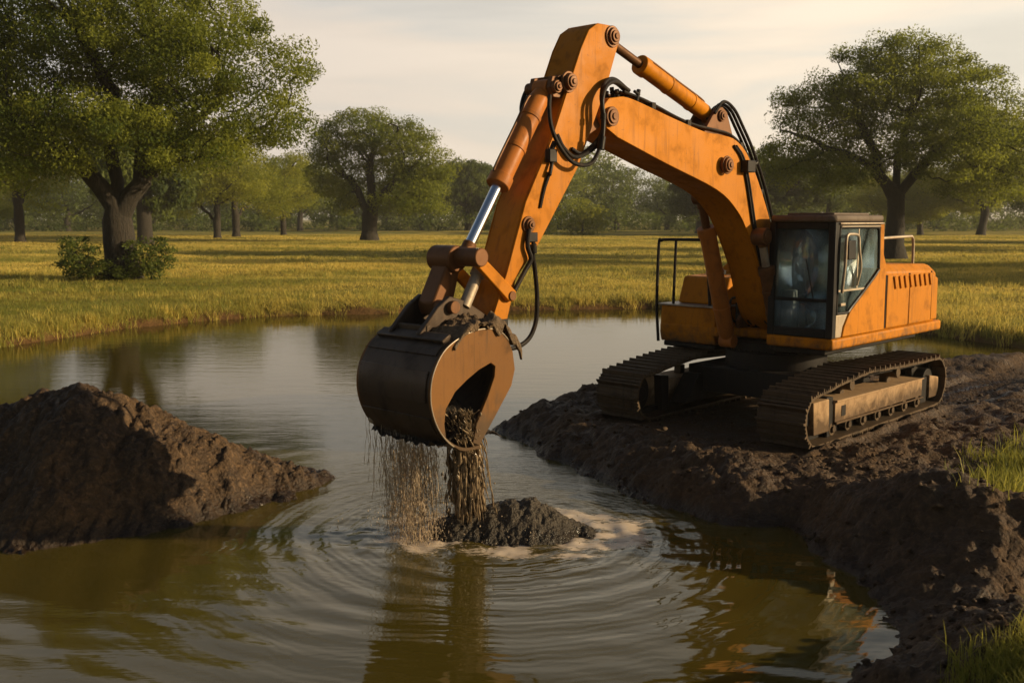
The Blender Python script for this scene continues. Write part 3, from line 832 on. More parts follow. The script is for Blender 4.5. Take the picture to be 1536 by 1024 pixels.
    mb.tube([(0.60, -1.42, 2.585), (0.57, -1.47, 1.60)], R * 0.9, 10)
    mb.tube(spline([(0.56, -0.92, 2.62), (0.55, -0.88, 2.3), (0.55, -0.82, 1.60)], 6), R, 10)
    sub(mb, 'access_rail', 'cab_black')
    # boom foot towers, valve block and hose clutter in the well
    for s in (-1, 1):
        mb = MB(); mb.prism([(0.60, 1.305), (0.62, 1.42), (0.42, 1.62), (0.05, 1.62), (-0.55, 1.305)], s * 0.30 - 0.03, s * 0.30 + 0.03)
        sub(mb, 'boom_bracket', 'link_steel', bevel=0.01)
    mb = MB(); mb.box((-0.55, -0.52, 1.31), (0.05, 0.22, 1.62)); mb.box((0.1, -0.50, 1.31), (0.36, -0.40, 1.66)); mb.cyl((0.25, -0.15, 1.31), (0.25, -0.15, 1.56), 0.13); mb.cyl((0.30, 0.12, 1.31), (0.30, 0.12, 1.48), 0.10)
    sub(mb, 'valve_block', 'dark_steel', bevel=0.015)
    rr = random.Random(4)
    mb = MB()
    for q in range(12):
        y = -0.46 + 0.07 * q + rr.uniform(-.02, .02)
        mb.tube(spline([(0.34 + rr.uniform(-.05, .05), y, 1.33), (0.50 + rr.uniform(-.04, .08), y, 1.48 + rr.uniform(-.05, .12)), (0.36, y + rr.uniform(-.1, .1), 1.72 + rr.uniform(-.06, .08)), (0.05, y + rr.uniform(-.1, .1), 1.70)], 6), 0.019, 8)
    sub(mb, 'well_hose', 'rubber')


def cab():
    X0, X1, Y0, Y1, Z0, ZR = -0.545, 0.955, 0.375, 1.345, 1.307, 2.86
    root = MB()
    P = 0.085
    root.prism([(X1, Z0), (X1, ZR), (X1 - 0.13, ZR), (X1 - 0.10, Z0)], Y1 - 0.10, Y1)           # front pillars
    root.prism([(X1, Z0), (X1, ZR), (X1 - 0.13, ZR), (X1 - 0.10, Z0)], Y0, Y0 + 0.10)
    root.box((X0, Y0, Z0), (X0 + P, Y0 + P, ZR))
    root.box((X1 - 0.09, Y0 + 0.10, 2.765), (X1 - 0.004, Y1 - 0.10, ZR))                        # header and sill of the front
    root.box((X1 - 0.09, Y0 + 0.10, Z0), (X1 - 0.004, Y1 - 0.10, 1.43))
    root.box((X1 - 0.085, Y0 + 0.10, 1.79), (X1 - 0.006, Y1 - 0.10, 1.835))
    root.box((X0 + P, Y1 - P, 2.80), (X1 - 0.13, Y1 - 0.004, ZR)); root.box((X0 + P, Y0 + 0.004, 2.78), (X1 - 0.13, Y0 + P, ZR))
    root.box((X0 + 0.004, Y0 + P, 2.78), (X0 + P, Y1 - P, ZR))
    root.box((X0 + 0.004, Y0 + P, Z0), (X0 + P, Y1 - P, 2.20)); root.box((X0 + P, Y0 + 0.004, Z0), (X1 - 0.10, Y0 + P, 1.80))
    cabr = sub(root, 'cab', 'cab_black', bevel=0.014)
    # the orange rear quarter of the cab side
    mb = MB(); mb.prism([(-0.66, 1.312), (-0.66, 2.235), (-0.555, 2.40), (-0.53, 2.855), (-0.40, 2.855), (-0.43, 2.24), (-0.37, 2.12), (0.42, 1.66), (0.60, 1.46), (0.66, 1.312)], 1.262, 1.352)
    sub(mb, 'side_panel', 'orange', cabr, bevel=0.014)
    mb = MB(); mb.prism([(0.68, 1.312), (0.64, 1.45), (0.50, 1.62), (0.84, 1.62), (0.85, 1.312)], 1.285, 1.342); sub(mb, 'door_kick_plate', 'pale_metal', cabr, bevel=0.008)
    # roof
    mb = MB()
    mb.slab(spl2([(X1 - 0.03, Y1), (X1 + 0.035, Y1 - 0.12), (X1 + 0.04, (Y0 + Y1) / 2), (X1 + 0.035, Y0 + 0.12), (X1 - 0.03, Y0)], 3) + [(X0 + 0.03, Y0), (X0 - 0.02, Y0 + 0.06), (X0 - 0.02, Y1 - 0.06), (X0 + 0.03, Y1)], 2.86, 2.955)
    rf = sub(mb, 'roof', 'cab_roof', cabr, bevel=0.035, seg=3)
    mb = MB(); mb.slab([(X1 - 0.22, Y1 - 0.14), (X1 - 0.22, Y0 + 0.14), (X0 + 0.2, Y0 + 0.14), (X0 + 0.2, Y1 - 0.14)], 2.95, 2.985); sub(mb, 'roof_hatch', 'cab_roof', rf, bevel=0.016)
    mb = MB(); mb.tube([(X1 - 0.10, Y1 + 0.012, 2.84), (X0 + 0.06, Y1 + 0.012, 2.84)], 0.014, 8); mb.tube([(X1 - 0.16, Y1 + 0.004, 2.80), (X0 + 0.14, Y1 + 0.004, 2.80)], 0.010, 8)
    sub(mb, 'rain_gutter', 'pale_metal', rf)
    # door frame
    mb = MB()
    mb.tube(spline([(0.83, Y1 - 0.01, 1.64), (0.83, Y1 - 0.008, 2.0), (0.825, Y1 - 0.006, 2.70), (0.80, Y1 - 0.006, 2.775), (0.72, Y1 - 0.006, 2.79), (-0.25, Y1 - 0.006, 2.785), (-0.36, Y1 - 0.006, 2.77), (-0.39, Y1 - 0.006, 2.70), (-0.42, Y1 - 0.006, 2.25), (-0.36, Y1 - 0.006, 2.14), (0.40, Y1 - 0.006, 1.70), (0.52, Y1 - 0.006, 1.64), (0.83, Y1 - 0.008, 1.64)], 5), 0.020, 8)
    df = sub(mb, 'door_frame', 'cab_black', cabr)
    mb = MB(); mb.box((0.64, Y1 + 0.005, 1.74), (0.78, Y1 + 0.03, 1.78)); sub(mb, 'door_handle', 'pale_metal', df, bevel=0.006)
    mb = MB(); mb.box((-0.02, Y1 - 0.03, 1.93), (0.78, Y1 - 0.012, 1.955)); mb.box((0.22, Y1 - 0.03, 1.95), (0.245, Y1 - 0.012, 2.78)); sub(mb, 'window_rail', 'pale_metal', df)
    # glass
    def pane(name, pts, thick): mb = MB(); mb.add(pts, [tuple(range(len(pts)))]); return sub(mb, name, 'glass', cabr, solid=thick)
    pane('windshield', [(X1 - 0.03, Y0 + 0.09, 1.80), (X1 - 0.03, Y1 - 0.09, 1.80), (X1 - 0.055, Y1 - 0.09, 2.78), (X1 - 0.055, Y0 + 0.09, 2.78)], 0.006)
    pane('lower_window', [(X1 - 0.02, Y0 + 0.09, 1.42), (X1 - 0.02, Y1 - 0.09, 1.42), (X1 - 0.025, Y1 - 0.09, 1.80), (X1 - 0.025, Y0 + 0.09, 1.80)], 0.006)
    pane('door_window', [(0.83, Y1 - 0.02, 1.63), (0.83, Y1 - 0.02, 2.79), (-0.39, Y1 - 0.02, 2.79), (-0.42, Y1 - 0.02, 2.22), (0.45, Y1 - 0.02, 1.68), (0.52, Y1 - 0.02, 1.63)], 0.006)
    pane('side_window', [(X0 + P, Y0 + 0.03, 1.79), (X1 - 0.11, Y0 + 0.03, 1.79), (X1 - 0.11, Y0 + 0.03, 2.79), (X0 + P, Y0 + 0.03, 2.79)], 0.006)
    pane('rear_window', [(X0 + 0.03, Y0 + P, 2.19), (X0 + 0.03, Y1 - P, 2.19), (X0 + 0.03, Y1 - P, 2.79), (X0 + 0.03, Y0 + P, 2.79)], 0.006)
    # inside: floor, seat, consoles, levers
    mb = MB(); mb.box((-0.42, 0.5, 1.31), (0.82, 1.22, 1.36)); mb.box((-0.30, 0.52, 1.36), (0.34, 0.64, 1.84)); mb.box((-0.30, 1.08, 1.36), (0.34, 1.20, 1.84)); mb.box((0.62, 0.50, 1.36), (0.80, 0.66, 1.92))
    sub(mb, 'console', 'interior', cabr, bevel=0.02)
    mb = MB(); mb.box((-0.22, 0.66, 1.62), (0.30, 1.06, 1.76)); mb.prism([(-0.30, 1.72), (-0.16, 1.72), (-0.24, 2.34), (-0.36, 2.34)], 0.65, 1.07)
    st = sub(mb, 'seat', 'cloth', cabr, bevel=0.05, seg=3)
    mb = MB(); mb.prism([(-0.39, 2.38), (-0.27, 2.38), (-0.28, 2.58), (-0.38, 2.58)], 0.75, 0.97); sub(mb, 'headrest', 'cloth', st, bevel=0.04, seg=3)
    for y in (0.58, 1.14):
        mb = MB(); mb.tube(spline([(0.26, y, 1.84), (0.30, y, 2.0), (0.34, y, 2.10)], 4), 0.014, 8); mb.tube([(0.335, y, 2.08), (0.36, y, 2.20)], 0.028, 10); sub(mb, 'control_lever', 'cab_black', cabr)
    for y in (0.80, 0.93):
        mb = MB(); mb.tube([(0.60, y, 1.36), (0.66, y, 1.74)], 0.014, 8); mb.box((0.58, y - 0.05, 1.40), (0.72, y + 0.05, 1.43)); sub(mb, 'travel_pedal', 'cab_black', cabr)
    # grab frame with the mirror on the door post
    mb = MB(); mb.tube(spline([(0.80, 1.39, 1.92), (0.80, 1.42, 2.3), (0.79, 1.42, 2.62), (0.75, 1.42, 2.69), (0.66, 1.42, 2.70), (0.48, 1.42, 2.69), (0.42, 1.42, 2.64), (0.40, 1.42, 2.5), (0.31, 1.41, 2.25), (0.30, 1.36, 2.0)], 6), 0.020, 10)
    gr = sub(mb, 'grab_rail', 'pale_metal', cabr)
    mb = MB(); mb.prism([(0.73, 2.36), (0.73, 2.62), (0.52, 2.62), (0.50, 2.36)], 1.405, 1.432); sub(mb, 'mirror', 'cab_black', gr, bevel=0.012)
    mb = MB(); mb.tube([(X1 + 0.012, Y1 - 0.28, 1.84), (X1 + 0.012, Y1 - 0.40, 2.36)], 0.008, 6); sub(mb, 'wiper', 'cab_black', cabr)
    for x in (X1 - 0.1,):
        mb = MB(); mb.cyl((x + 0.10, 0.60, 3.01), (x + 0.02, 0.60, 3.01), 0.05, 16); mb.box((x + 0.03, 0.585, 2.95), (x + 0.06, 0.615, 3.0))


def boom():
    top = spl2([(4.30, 4.265), (3.99, 4.285), (3.12, 4.12), (2.42, 4.00), (2.05, 3.985), (1.67, 3.93), (1.32, 3.70), (0.86, 3.09), (0.50, 2.40), (0.22, 1.70), (0.12, 1.42)], 4)
    bot = spl2([(0.42, 1.36), (0.62, 1.52), (0.82, 1.88), (1.00, 2.26), (1.34, 2.74), (1.62, 3.02), (2.12, 3.28), (3.25, 3.57), (4.22, 3.83)], 4)
    prof = top + [(0.14, 1.32), (0.26, 1.26)] + bot + [(4.42, 3.92), (4.50, 4.04), (4.46, 4.18), (4.38, 4.25)]
    mb = MB(); mb.prism(prof, -0.225, 0.225); b = sub(mb, 'boom', 'arm_orange', bevel=0.012)
    # welded side plates stand proud of the top and bottom plates
    cx, cz = 2.2, 3.2
    for s in (-1, 1):
        mb = MB(); mb.prism(prof, min(s * 0.226, s * 0.252), max(s * 0.226, s * 0.252))
        # grow outwards a little
        o = sub(mb, 'boom_plate', 'arm_orange', b, bevel=0.006)
        me = o.data; me.calc_loop_triangles()
    mb = MB(); pin(mb, 1.978, 3.60, 0.252, 0.095, 0.10); mb.ring((1.978, 0.30, 3.60), 1, 0.098, 0.12, 0.02)
    sub(mb, 'boss', 'link_steel', b, bevel=0.006)
    for q in (1, -1): mb = MB(); pin(mb, 4.36, 4.05, 0.252 * q, 0.11, 0.045, q); sub(mb, 'boom_tip_pin', 'link_steel', b, bevel=0.006)
    # stick cylinder on the top
    br = MB()
    for s in (-0.14, 0.14): br.prism([(2.35, 3.97), (2.05, 4.32), (1.90, 4.36), (1.78, 4.30), (1.55, 3.86), (1.9, 3.9)], s - 0.025, s + 0.025)
    pin(br, 1.93, 4.24, 0.165, 0.075, 0.03); pin(br, 1.93, 4.24, -0.165, 0.075, 0.03, -1)
    sub(br, 'cylinder_bracket', 'link_steel', b, bevel=0.008)
    cylinder('stick_cylinder', (1.93, 4.24), (4.10, 4.945), 0.105, 0.052, 0.72, 'arm_orange', 'rust_pipe')
    # boom lift cylinders
    cylinder('boom_cylinder', (0.70, 1.12), (1.50, 3.20), 0.12, 0.06, 0.80, 'cyl_paint', 'link_steel', y=-0.40)
    cylinder('boom_cylinder', (0.66, 1.30), (1.14, 2.66), 0.10, 0.055, 0.70, 'link_steel', 'pale_metal', y=0.36)
    mb = MB(); pin(mb, 1.14, 2.66, 0.252, 0.12, 0.20); sub(mb, 'boss', 'link_steel', b, bevel=0.008)
    # steel lines and hoses along the back of the boom
    ridge = [(4.05, 4.36), (3.6, 4.29), (3.0, 4.15), (2.55, 4.075), (2.15, 4.05), (1.72, 4.00), (1.36, 3.80), (0.95, 3.30), (0.62, 2.72), (0.32, 2.05), (0.10, 1.60)]
    for k, y in enumerate((0.20, 0.155, 0.10, -0.08, -0.16)):
        mb = MB(); mb.tube(spline([(x + 0.012 * k % 0.03, y, z) for x, z in ridge], 6), 0.017, 8)
        sub(mb, 'hydraulic_line', ('rubber', 'rust_pipe', 'rubber', 'rust_pipe', 'rubber')[k], b)
    for x, z in ((3.5, 4.23), (2.75, 4.08), (1.5, 3.87), (0.95, 3.26)): mb = MB(); mb.box((x - 0.04, -0.2, z - 0.03), (x + 0.04, 0.235, z + 0.05)); sub(mb, 'line_clamp', 'dark_steel', b, bevel=0.006)
    # raised loops behind the stick cylinder
    for k in range(3):
        mb = MB(); y = 0.06 + 0.06 * k
        mb.tube(spline([(2.10, y, 4.20 + 0.03 * k), (1.93, y + 0.02, 4.36 + 0.03 * k), (1.72, y + 0.05, 4.34), (1.48, y + 0.05, 4.12), (1.20, y + 0.04, 3.84), (0.90, y + .02, 3.48), (0.62, y, 3.06), (0.36, y, 2.5), (0.2, y, 2.0)], 7), 0.021, 8)
        sub(mb, 'hydraulic_hose', 'rubber', b)
    # pair of flat lines down the near face with a clamp block
    for k in range(2):
        mb = MB(); d = 0.055 * k
        mb.tube(spline([(1.70 + d, 0.268, 3.86), (1.52 + d, 0.27, 3.72), (1.38 + d, 0.27, 3.46), (1.26 + d, 0.27, 3.12), (1.13 + d, 0.27, 2.74), (0.9 + d, 0.27, 2.2), (0.72 + d, 0.27, 1.86)], 6), 0.018, 8)
        sub(mb, 'hydraulic_line', 'rubber', b)
    mb = MB(); mb.box((1.36, 0.253, 3.52), (1.56, 0.37, 3.68)); mb.cyl((1.40, 0.31, 3.6), (1.29, 0.34, 3.66), 0.035, 10); sub(mb, 'valve', 'dark_steel', b, bevel=0.012)
    # bundle of fittings at the boom tip
    rr = random.Random(9)
    mb = MB()
    for k in range(9):
        x = 3.78 + 0.05 * k + rr.uniform(-.02, .02); z = 4.33 + rr.uniform(-.02, .05); y = rr.uniform(-0.1, 0.24)
        mb.cyl((x, y, z - 0.08), (x + rr.uniform(-.05, .05), y, z + 0.06), 0.026, 8); mb.cyl((x - 0.05, y, z), (x + 0.07, y + 0.02, z + 0.03), 0.019, 8)
    sub(mb, 'hose_fitting', 'dark_steel', b, bevel=0.004)
    loops = [[(3.95, 0.20, 4.38), (4.25, 0.25, 4.44), (4.52, 0.33, 4.37), (4.66, 0.38, 4.20), (4.66, 0.40, 3.98), (4.70, 0.40, 3.73), (4.84, 0.38, 3.51), (5.08, 0.34, 3.50), (5.28, 0.32, 3.65), (5.39, 0.29, 3.85), (5.40, 0.26, 4.05), (5.36, 0.23, 4.20)],
             [(3.90, 0.14, 4.40), (4.22, 0.20, 4.48), (4.50, 0.29, 4.41), (4.62, 0.34, 4.21), (4.61, 0.35, 3.92), (4.67, 0.33, 3.72), (4.98, 0.29, 3.57), (5.16, 0.26, 3.66), (5.24, 0.23, 3.80)],
             [(3.85, 0.10, 4.37), (4.15, 0.16, 4.45), (4.44, 0.24, 4.42), (4.58, 0.30, 4.25), (4.57, 0.33, 4.00), (4.62, 0.31, 3.80), (4.85, 0.26, 3.62), (5.0, 0.23, 3.66)]]
    for p in loops:
        mb = MB(); mb.tube(spline(p, 8), 0.023, 10); sub(mb, 'hydraulic_hose', 'rubber', b)
    mb = MB(); mb.tube([(4.68, 0.40, 3.80), (4.71, 0.40, 3.66)], 0.042, 12); sub(mb, 'hose_fitting', 'dark_steel', b)
    mb = MB(); mb.tube([(4.66, 0.395, 4.05), (4.665, 0.395, 3.99)], 0.034, 12); sub(mb, 'hose_fitting', 'dark_steel', b)


def cylinder(name, a, b, R, r, part, m_body, m_rod, y=0.0):
    """hydraulic ram from pin a (barrel end) to pin b (rod end)"""
    A, B = Vector((a[0], y, a[1])), Vector((b[0], y, b[1])); d = (B - A).normalized(); Lg = (B - A).length
    e = A + d * Lg * part
    mb = MB()
    mb.tube([A + d * 0.06, A + d * 0.14, A + d * 0.16, e - d * 0.13, e - d * 0.125, e - d * 0.01, e], [R * 0.75, R * 0.95, R, R, R * 1.16, R * 1.16, R * 1.05], 28)
    mb.cyl((A.x, y - R * 0.9, A.z), (A.x, y + R * 0.9, A.z), R * 0.8, 24)
    u = Vector((-d.z, 0, d.x))
    for f in (0.30, 0.62):
        q = A + d * Lg * part * f; mb.tube([q - d * 0.025, q + d * 0.025], R * 1.07, 28)
    o = sub(mb, name, m_body, bevel=0.004)
    mb = MB(); mb.tube([e - d * 0.02, B - d * r * 1.2], r, 24); sub(mb, 'rod', m_rod, o)
    mb = MB(); mb.cyl((B.x, y - R * 0.8, B.z), (B.x, y + R * 0.8, B.z), r * 1.7, 24); mb.tube([B - d * r * 2.6, B - d * r * 0.9], r * 1.25, 20); sub(mb, 'rod_eye', 'link_steel', o, bevel=0.006)
    mb = MB()
    s = 1 if u.z > 0 else -1
    w0 = u * s * (R + 0.028)
    mb.tube(spline([A + d * 0.2 + u * s * R * 0.8, A + d * 0.25 + w0, A + d * (Lg * part * 0.5) + w0, e - d * 0.16 + w0, e - d * 0.10 + u * s * R], 6), 0.014, 8)
    sub(mb, 'feed_pipe', 'rust_pipe', o)
    return o


def stick():
    prof = [(4.70, 4.965), (4.83, 4.76), (5.30, 3.76), (5.71, 3.08), (5.99, 2.36), (6.22, 1.86), (6.24, 1.72), (6.12, 1.66), (6.03, 1.74), (5.86, 2.28), (5.50, 2.65), (4.87, 3.47), (4.60, 3.98), (4.36, 4.44), (4.17, 4.90), (4.20, 5.01), (4.30, 5.06), (4.55, 5.055)]
    mb = MB(); mb.prism(prof, -0.195, 0.195); s = sub(mb, 'stick', 'stick_paint', bevel=0.014)
    for q in (-1, 1):
        mb = MB(); mb.prism(prof, min(q * 0.196, q * 0.216), max(q * 0.196, q * 0.216)); sub(mb, 'stick_plate', 'stick_paint', s, bevel=0.006)
    for q in (-0.13, 0.13):                                      # lugs into the boom fork
        mb = MB(); mb.prism([(4.70, 3.80), (4.46, 3.92), (4.30, 4.02), (4.32, 4.14), (4.52, 4.24), (4.60, 4.2)], q - 0.04, q + 0.04); sub(mb, 'lug', 'link_steel', s, bevel=0.01)
    for x, z, r, h in ((5.05, 4.37, 0.085, 0.07), (5.68, 2.84, 0.062, 0.05), (4.30, 4.94, 0.09, 0.05)):
        mb = MB(); pin(mb, x, z, 0.216, r, h); mb.ring((x, 0.216, z), 1, r + 0.004, r + 0.03, 0.02); sub(mb, 'boss', 'link_steel', s, bevel=0.005)
    mb = MB()
    for q in (-0.13, 0.13): mb.prism([(4.96, 4.47), (5.24, 4.42), (5.28, 4.30), (5.22, 4.20), (5.06, 4.20)], q - 0.03, q + 0.03)
    pin(mb, 5.20, 4.31, 0.16, 0.07, 0.05); pin(mb, 5.20, 4.31, -0.16, 0.07, 0.07, -1); sub(mb, 'cylinder_bracket', 'link_steel', s, bevel=0.008)
    mb = MB(); mb.box((5.30, 0.217, 3.50), (5.42, 0.29, 3.64)); mb.cyl((5.36, 0.25, 3.62), (5.33, 0.28, 3.72), 0.03, 8); mb.cyl((5.34, 0.25, 3.5), (5.40, 0.27, 3.36), 0.022, 8); sub(mb, 'valve', 'dark_steel', s, bevel=0.01)
    mb = MB(); mb.tube(spline([(5.36, 0.24, 3.40), (5.44, 0.23, 3.22), (5.50, 0.225, 3.02)], 5), 0.018, 8); sub(mb, 'hydraulic_line', 'rubber', s)
    cylinder('bucket_cylinder', (5.20, 4.31), (6.40, 2.53), 0.112, 0.058, 0.60, 'cyl_paint', 'chrome')
    for k, p in enumerate(([(5.02, -0.26, 4.36), (5.15, -0.30, 4.22), (5.24, -0.30, 4.05), (5.20, -0.27, 3.88)], [(5.08, -0.20, 4.42), (5.22, -0.24, 4.30), (5.29, -0.25, 4.10), (5.28, -0.2, 3.92)])):
        mb = MB(); mb.tube(spline(p, 7), 0.024, 10); sub(mb, 'hydraulic_hose', 'rubber', s)
    for k, p in enumerate(([(5.70, 0.25, 2.80), (5.73, 0.26, 2.62), (5.68, 0.26, 2.48), (5.76, 0.25, 2.36), (5.92, 0.25, 2.16)],
                           [(5.60, 0.22, 2.72), (5.585, 0.2, 2.52), (5.53, 0.18, 2.36), (5.475, 0.16, 2.10), (5.475, 0.15, 1.82), (5.58, 0.15, 1.63), (5.78, 0.15, 1.545), (5.99, 0.12, 1.55), (6.1, 0.1, 1.62)])):
        mb = MB(); mb.tube(spline(p, 8), 0.026, 10); sub(mb, 'hydraulic_hose', 'rubber', s)
    mb = MB(); mb.tube([(5.61, 0.22, 2.64), (5.59, 0.21, 2.54)], 0.042, 12); mb.box((5.56, 0.17, 2.66), (5.70, 0.25, 2.76)); sub(mb, 'hose_fitting', 'dark_steel', s, bevel=0.006)
    # bucket linkage
    for q in (-0.245, 0.245):
        mb = MB(); mb.prism([(6.46, 2.58), (6.52, 2.47), (6.03, 2.06), (5.95, 2.05), (5.91, 2.15)], q - 0.03, q + 0.03); sub(mb, 'idler_link', 'stick_paint', s, bevel=0.012)
    mb = MB(); mb.cyl((6.44, -0.34, 2.52), (6.44, 0.30, 2.52), 0.095, 28); mb.cyl((6.47, -0.36, 2.50), (6.47, -0.02, 2.50), 0.135, 30); sub(mb, 'link_pin', 'link_steel', s, bevel=0.012)
    mb = MB()
    mb.prism([(6.37, 2.46), (6.55, 2.48), (6.78, 2.06), (6.74, 1.93), (6.60, 1.93), (6.50, 2.02)], -0.30, -0.07); sub(mb, 'bucket_link', 'link_steel', s, bevel=0.02)
    mb = MB(); mb.tube([(6.25, 0.10, 2.44), (6.50, 0.10, 2.02)], [0.062, 0.062], 20); mb.tube([(6.26, 0.10, 2.42), (6.32, 0.10, 2.32)], 0.08, 20); sub(mb, 'link_rod', 'pale_metal', s, bevel=0.004)
    mb = MB(); mb.cyl((5.98, -0.30, 2.11), (5.98, 0.29, 2.11), 0.05, 18); pin(mb, 6.13, 1.77, 0.216, 0.08, 0.06); sub(mb, 'pin', 'link_steel', s, bevel=0.005)
    mb = MB(); mb.box((5.99, 0.217, 1.80), (6.07, 0.225, 1.87)); sub(mb, 'slot', 'cab_black', s)


def bucket():
    W = 0.53
    back = spl2([(6.34, 1.72), (6.50, 1.82), (6.75, 1.84), (7.00, 1.78), (7.21, 1.66), (7.345, 1.44), (7.365, 1.19), (7.28, 0.95), (7.12, 0.77), (6.92, 0.67), (6.70, 0.66)], 5)
    # shell: outer and inner skins
    n = len(back); T = 0.03; inner = []
    for i, (x, z) in enumerate(back):
        a = back[max(i - 1, 0)]; b = back[min(i + 1, n - 1)]; t = Vector((b[0] - a[0], b[1] - a[1])).normalized(); inner.append((x - t.y * -1 * -T if False else x + t.y * T, z - t.x * T))
    mb = MB()
    vs = []; fs = []
    for y in (-W, W): vs += [(x, y, z) for x, z in back] + [(x, y, z) for x, z in inner]
    for i in range(n - 1):
        fs += [(i, i + 1, 2 * n + i + 1, 2 * n + i), (n + i + 1, n + i, 3 * n + i, 3 * n + i + 1), (i, n + i, n + i + 1, i + 1), (2 * n + i, 2 * n + i + 1, 3 * n + i + 1, 3 * n + i)]
    fs += [(0, 2 * n, 3 * n, n), (n - 1, 2 * n - 1, 4 * n - 1, 3 * n - 1)]
    mb.add(vs, fs); B = sub(mb, 'bucket', 'bucket_steel', smooth=40)
    # wear straps bent over the back
    for (i0, i1) in ((12, 21), (24, 30), (33, 40)):
        mb = MB(); vs = []; m = i1 - i0 + 1; fs = []
        out = []
        for i in range(i0, i1 + 1):
            a = back[i - 1]; b = back[i + 1]; t = Vector((b[0] - a[0], b[1] - a[1])).normalized(); out.append((back[i][0] - t.y * 0.013, back[i][1] + t.x * 0.013))
        for y in (-W + 0.01, W - 0.03): vs += [(x, y, z) for x, z in out] + [(x, y, z) for x, z in back[i0:i1 + 1]]
        for i in range(m - 1): fs += [(i, i + 1, 2 * m + i + 1, 2 * m + i), (i, m + i, m + i + 1, i + 1), (2 * m + i, 2 * m + i + 1, 3 * m + i + 1, 3 * m + i)]
        fs += [(0, 2 * m, 3 * m, m), (m - 1, 2 * m - 1, 4 * m - 1, 3 * m - 1)]
        mb.add(vs, fs); sub(mb, 'wear_plate', 'bucket_steel', B, smooth=40, bevel=0.004)
    # horseshoe side plates
    horse = [(6.33, 1.70)] + back[2:44] + [(7.18, 0.84), (7.20, 0.98), (7.18, 1.12), (7.06, 1.27), (6.90, 1.37), (6.74, 1.45), (6.58, 1.50), (6.52, 1.46), (6.53, 1.36), (6.62, 1.18), (6.76, 0.95), (6.83, 0.74), (6.74, 0.70), (6.52, 0.96), (6.29, 1.24), (6.24, 1.40), (6.27, 1.58)]
    for s in (-1, 1):
        mb = MB(); mb.prism(horse, min(s * W, s * (W + 0.035)), max(s * W, s * (W + 0.035))); sub(mb, 'side_plate', 'bucket_side', B, bevel=0.010)
    wall = spl2([(6.335, 1.70), (6.255, 1.56), (6.245, 1.40), (6.30, 1.24), (6.52, 0.96), (6.74, 0.715)], 4)      # front wall closing the mouth
    wi = []
    for i, (x, z) in enumerate(wall):
        a = wall[max(i - 1, 0)]; c = wall[min(i + 1, len(wall) - 1)]; t = Vector((c[0] - a[0], c[1] - a[1])).normalized(); wi.append((x - t.y * 0.028, z + t.x * 0.028))
    mb = MB(); k = len(wall)
    for y in (-W + .001, W - .001): mb.v += [(x, y, z) for x, z in wall] + [(x, y, z) for x, z in wi]
    for i in range(k - 1):
        mb.f += [(i, i + 1, 2 * k + i + 1, 2 * k + i), (k + i + 1, k + i, 3 * k + i, 3 * k + i + 1), (i, k + i, k + i + 1, i + 1), (2 * k + i, 2 * k + i + 1, 3 * k + i + 1, 3 * k + i)]
    mb.f += [(0, 2 * k, 3 * k, k), (k - 1, 2 * k - 1, 4 * k - 1, 3 * k - 1)]
    sub(mb, 'front_wall', 'bucket_steel', B, smooth=40)
    mb = MB(); mb.tube([(x, W + 0.036, z) for x, z in horse[:41]], 0.007, 6); sub(mb, 'worn_rim', 'pale_metal', B)
    # hinge box on the top: two ears, a cross pipe and stiffeners round a dark pocket
    for y in (-0.33, 0.10):
        mb = MB(); mb.prism([(6.10, 1.66), (6.06, 1.80), (6.14, 1.88), (6.50, 2.08), (6.72, 2.14), (6.88, 2.04), (7.12, 1.80), (7.12, 1.73), (6.98, 1.785), (6.75, 1.842), (6.50, 1.822), (6.30, 1.68)], y - 0.03, y + 0.03); sub(mb, 'ear', 'bucket_steel', B, bevel=0.010)
    mb = MB(); mb.cyl((6.70, -0.42, 2.03), (6.70, 0.19, 2.03), 0.065, 20); mb.cyl((6.13, -0.42, 1.77), (6.13, 0.24, 1.77), 0.06, 20); sub(mb, 'pin', 'link_steel', B, bevel=0.006)
    mb = MB(); mb.box((6.98, -0.36, 1.775), (7.04, 0.14, 1.87)); mb.prism([(7.02, 1.77), (7.14, 1.73), (7.16, 1.76), (7.05, 1.82)], -0.50, 0.49); sub(mb, 'cross_bar', 'bucket_steel', B, bevel=0.01)
    mb = MB(); mb.cyl((7.20, -0.5, 0.90), (7.25, -0.5, 0.865), 0.035, 12); sub(mb, 'lifting_eye', 'pale_metal', B, bevel=0.004)
    # mud clinging to the top and hanging over the near side plate
    bm = bmesh.new()
    nx, ny = 60, 44
    grid = []
    for j in range(ny):
        row = []
        for i in range(nx):
            u = i / (nx - 1); v = j / (ny - 1)
            x = 6.16 + 0.92 * u; y = 0.13 + 0.46 * v
            zt = np.interp(x, [6.05, 6.2, 6.34, 6.50, 6.75, 7.0, 7.2], [1.62, 1.68, 1.74, 1.825, 1.842, 1.785, 1.66])
            e = min(1, 4 * u, 3.0 * (1 - u), 6 * v + 0.4) ; e = max(e, 0) ** 0.6
            nz = mnoise.fractal(Vector((x * 4, y * 4, 1.3)), 0.8, 2.1, 4); nb = abs(mnoise.noise(Vector((x * 11, y * 11, 4.0))))
            z = zt + e * (0.13 + 0.09 * nz + 0.07 * nb) * (1.1 - 0.55 * u) - 0.02
            if v > 0.80:
                k = (v - 0.80) / 0.20; hang = 0.10 + 0.10 * mnoise.noise(Vector((x * 9, 3, 2))) + 0.06 * mnoise.noise(Vector((x * 23, 1, 2)))
                hang *= 1.15 - 0.8 * u
                y = 0.13 + 0.46 * 0.80 + 0.092 * min(1, k * 2.2); z -= max(0, k - 0.25) * max(0.03, hang) * 1.6
            row.append(bm.verts.new((x, y, z)))
        grid.append(row)
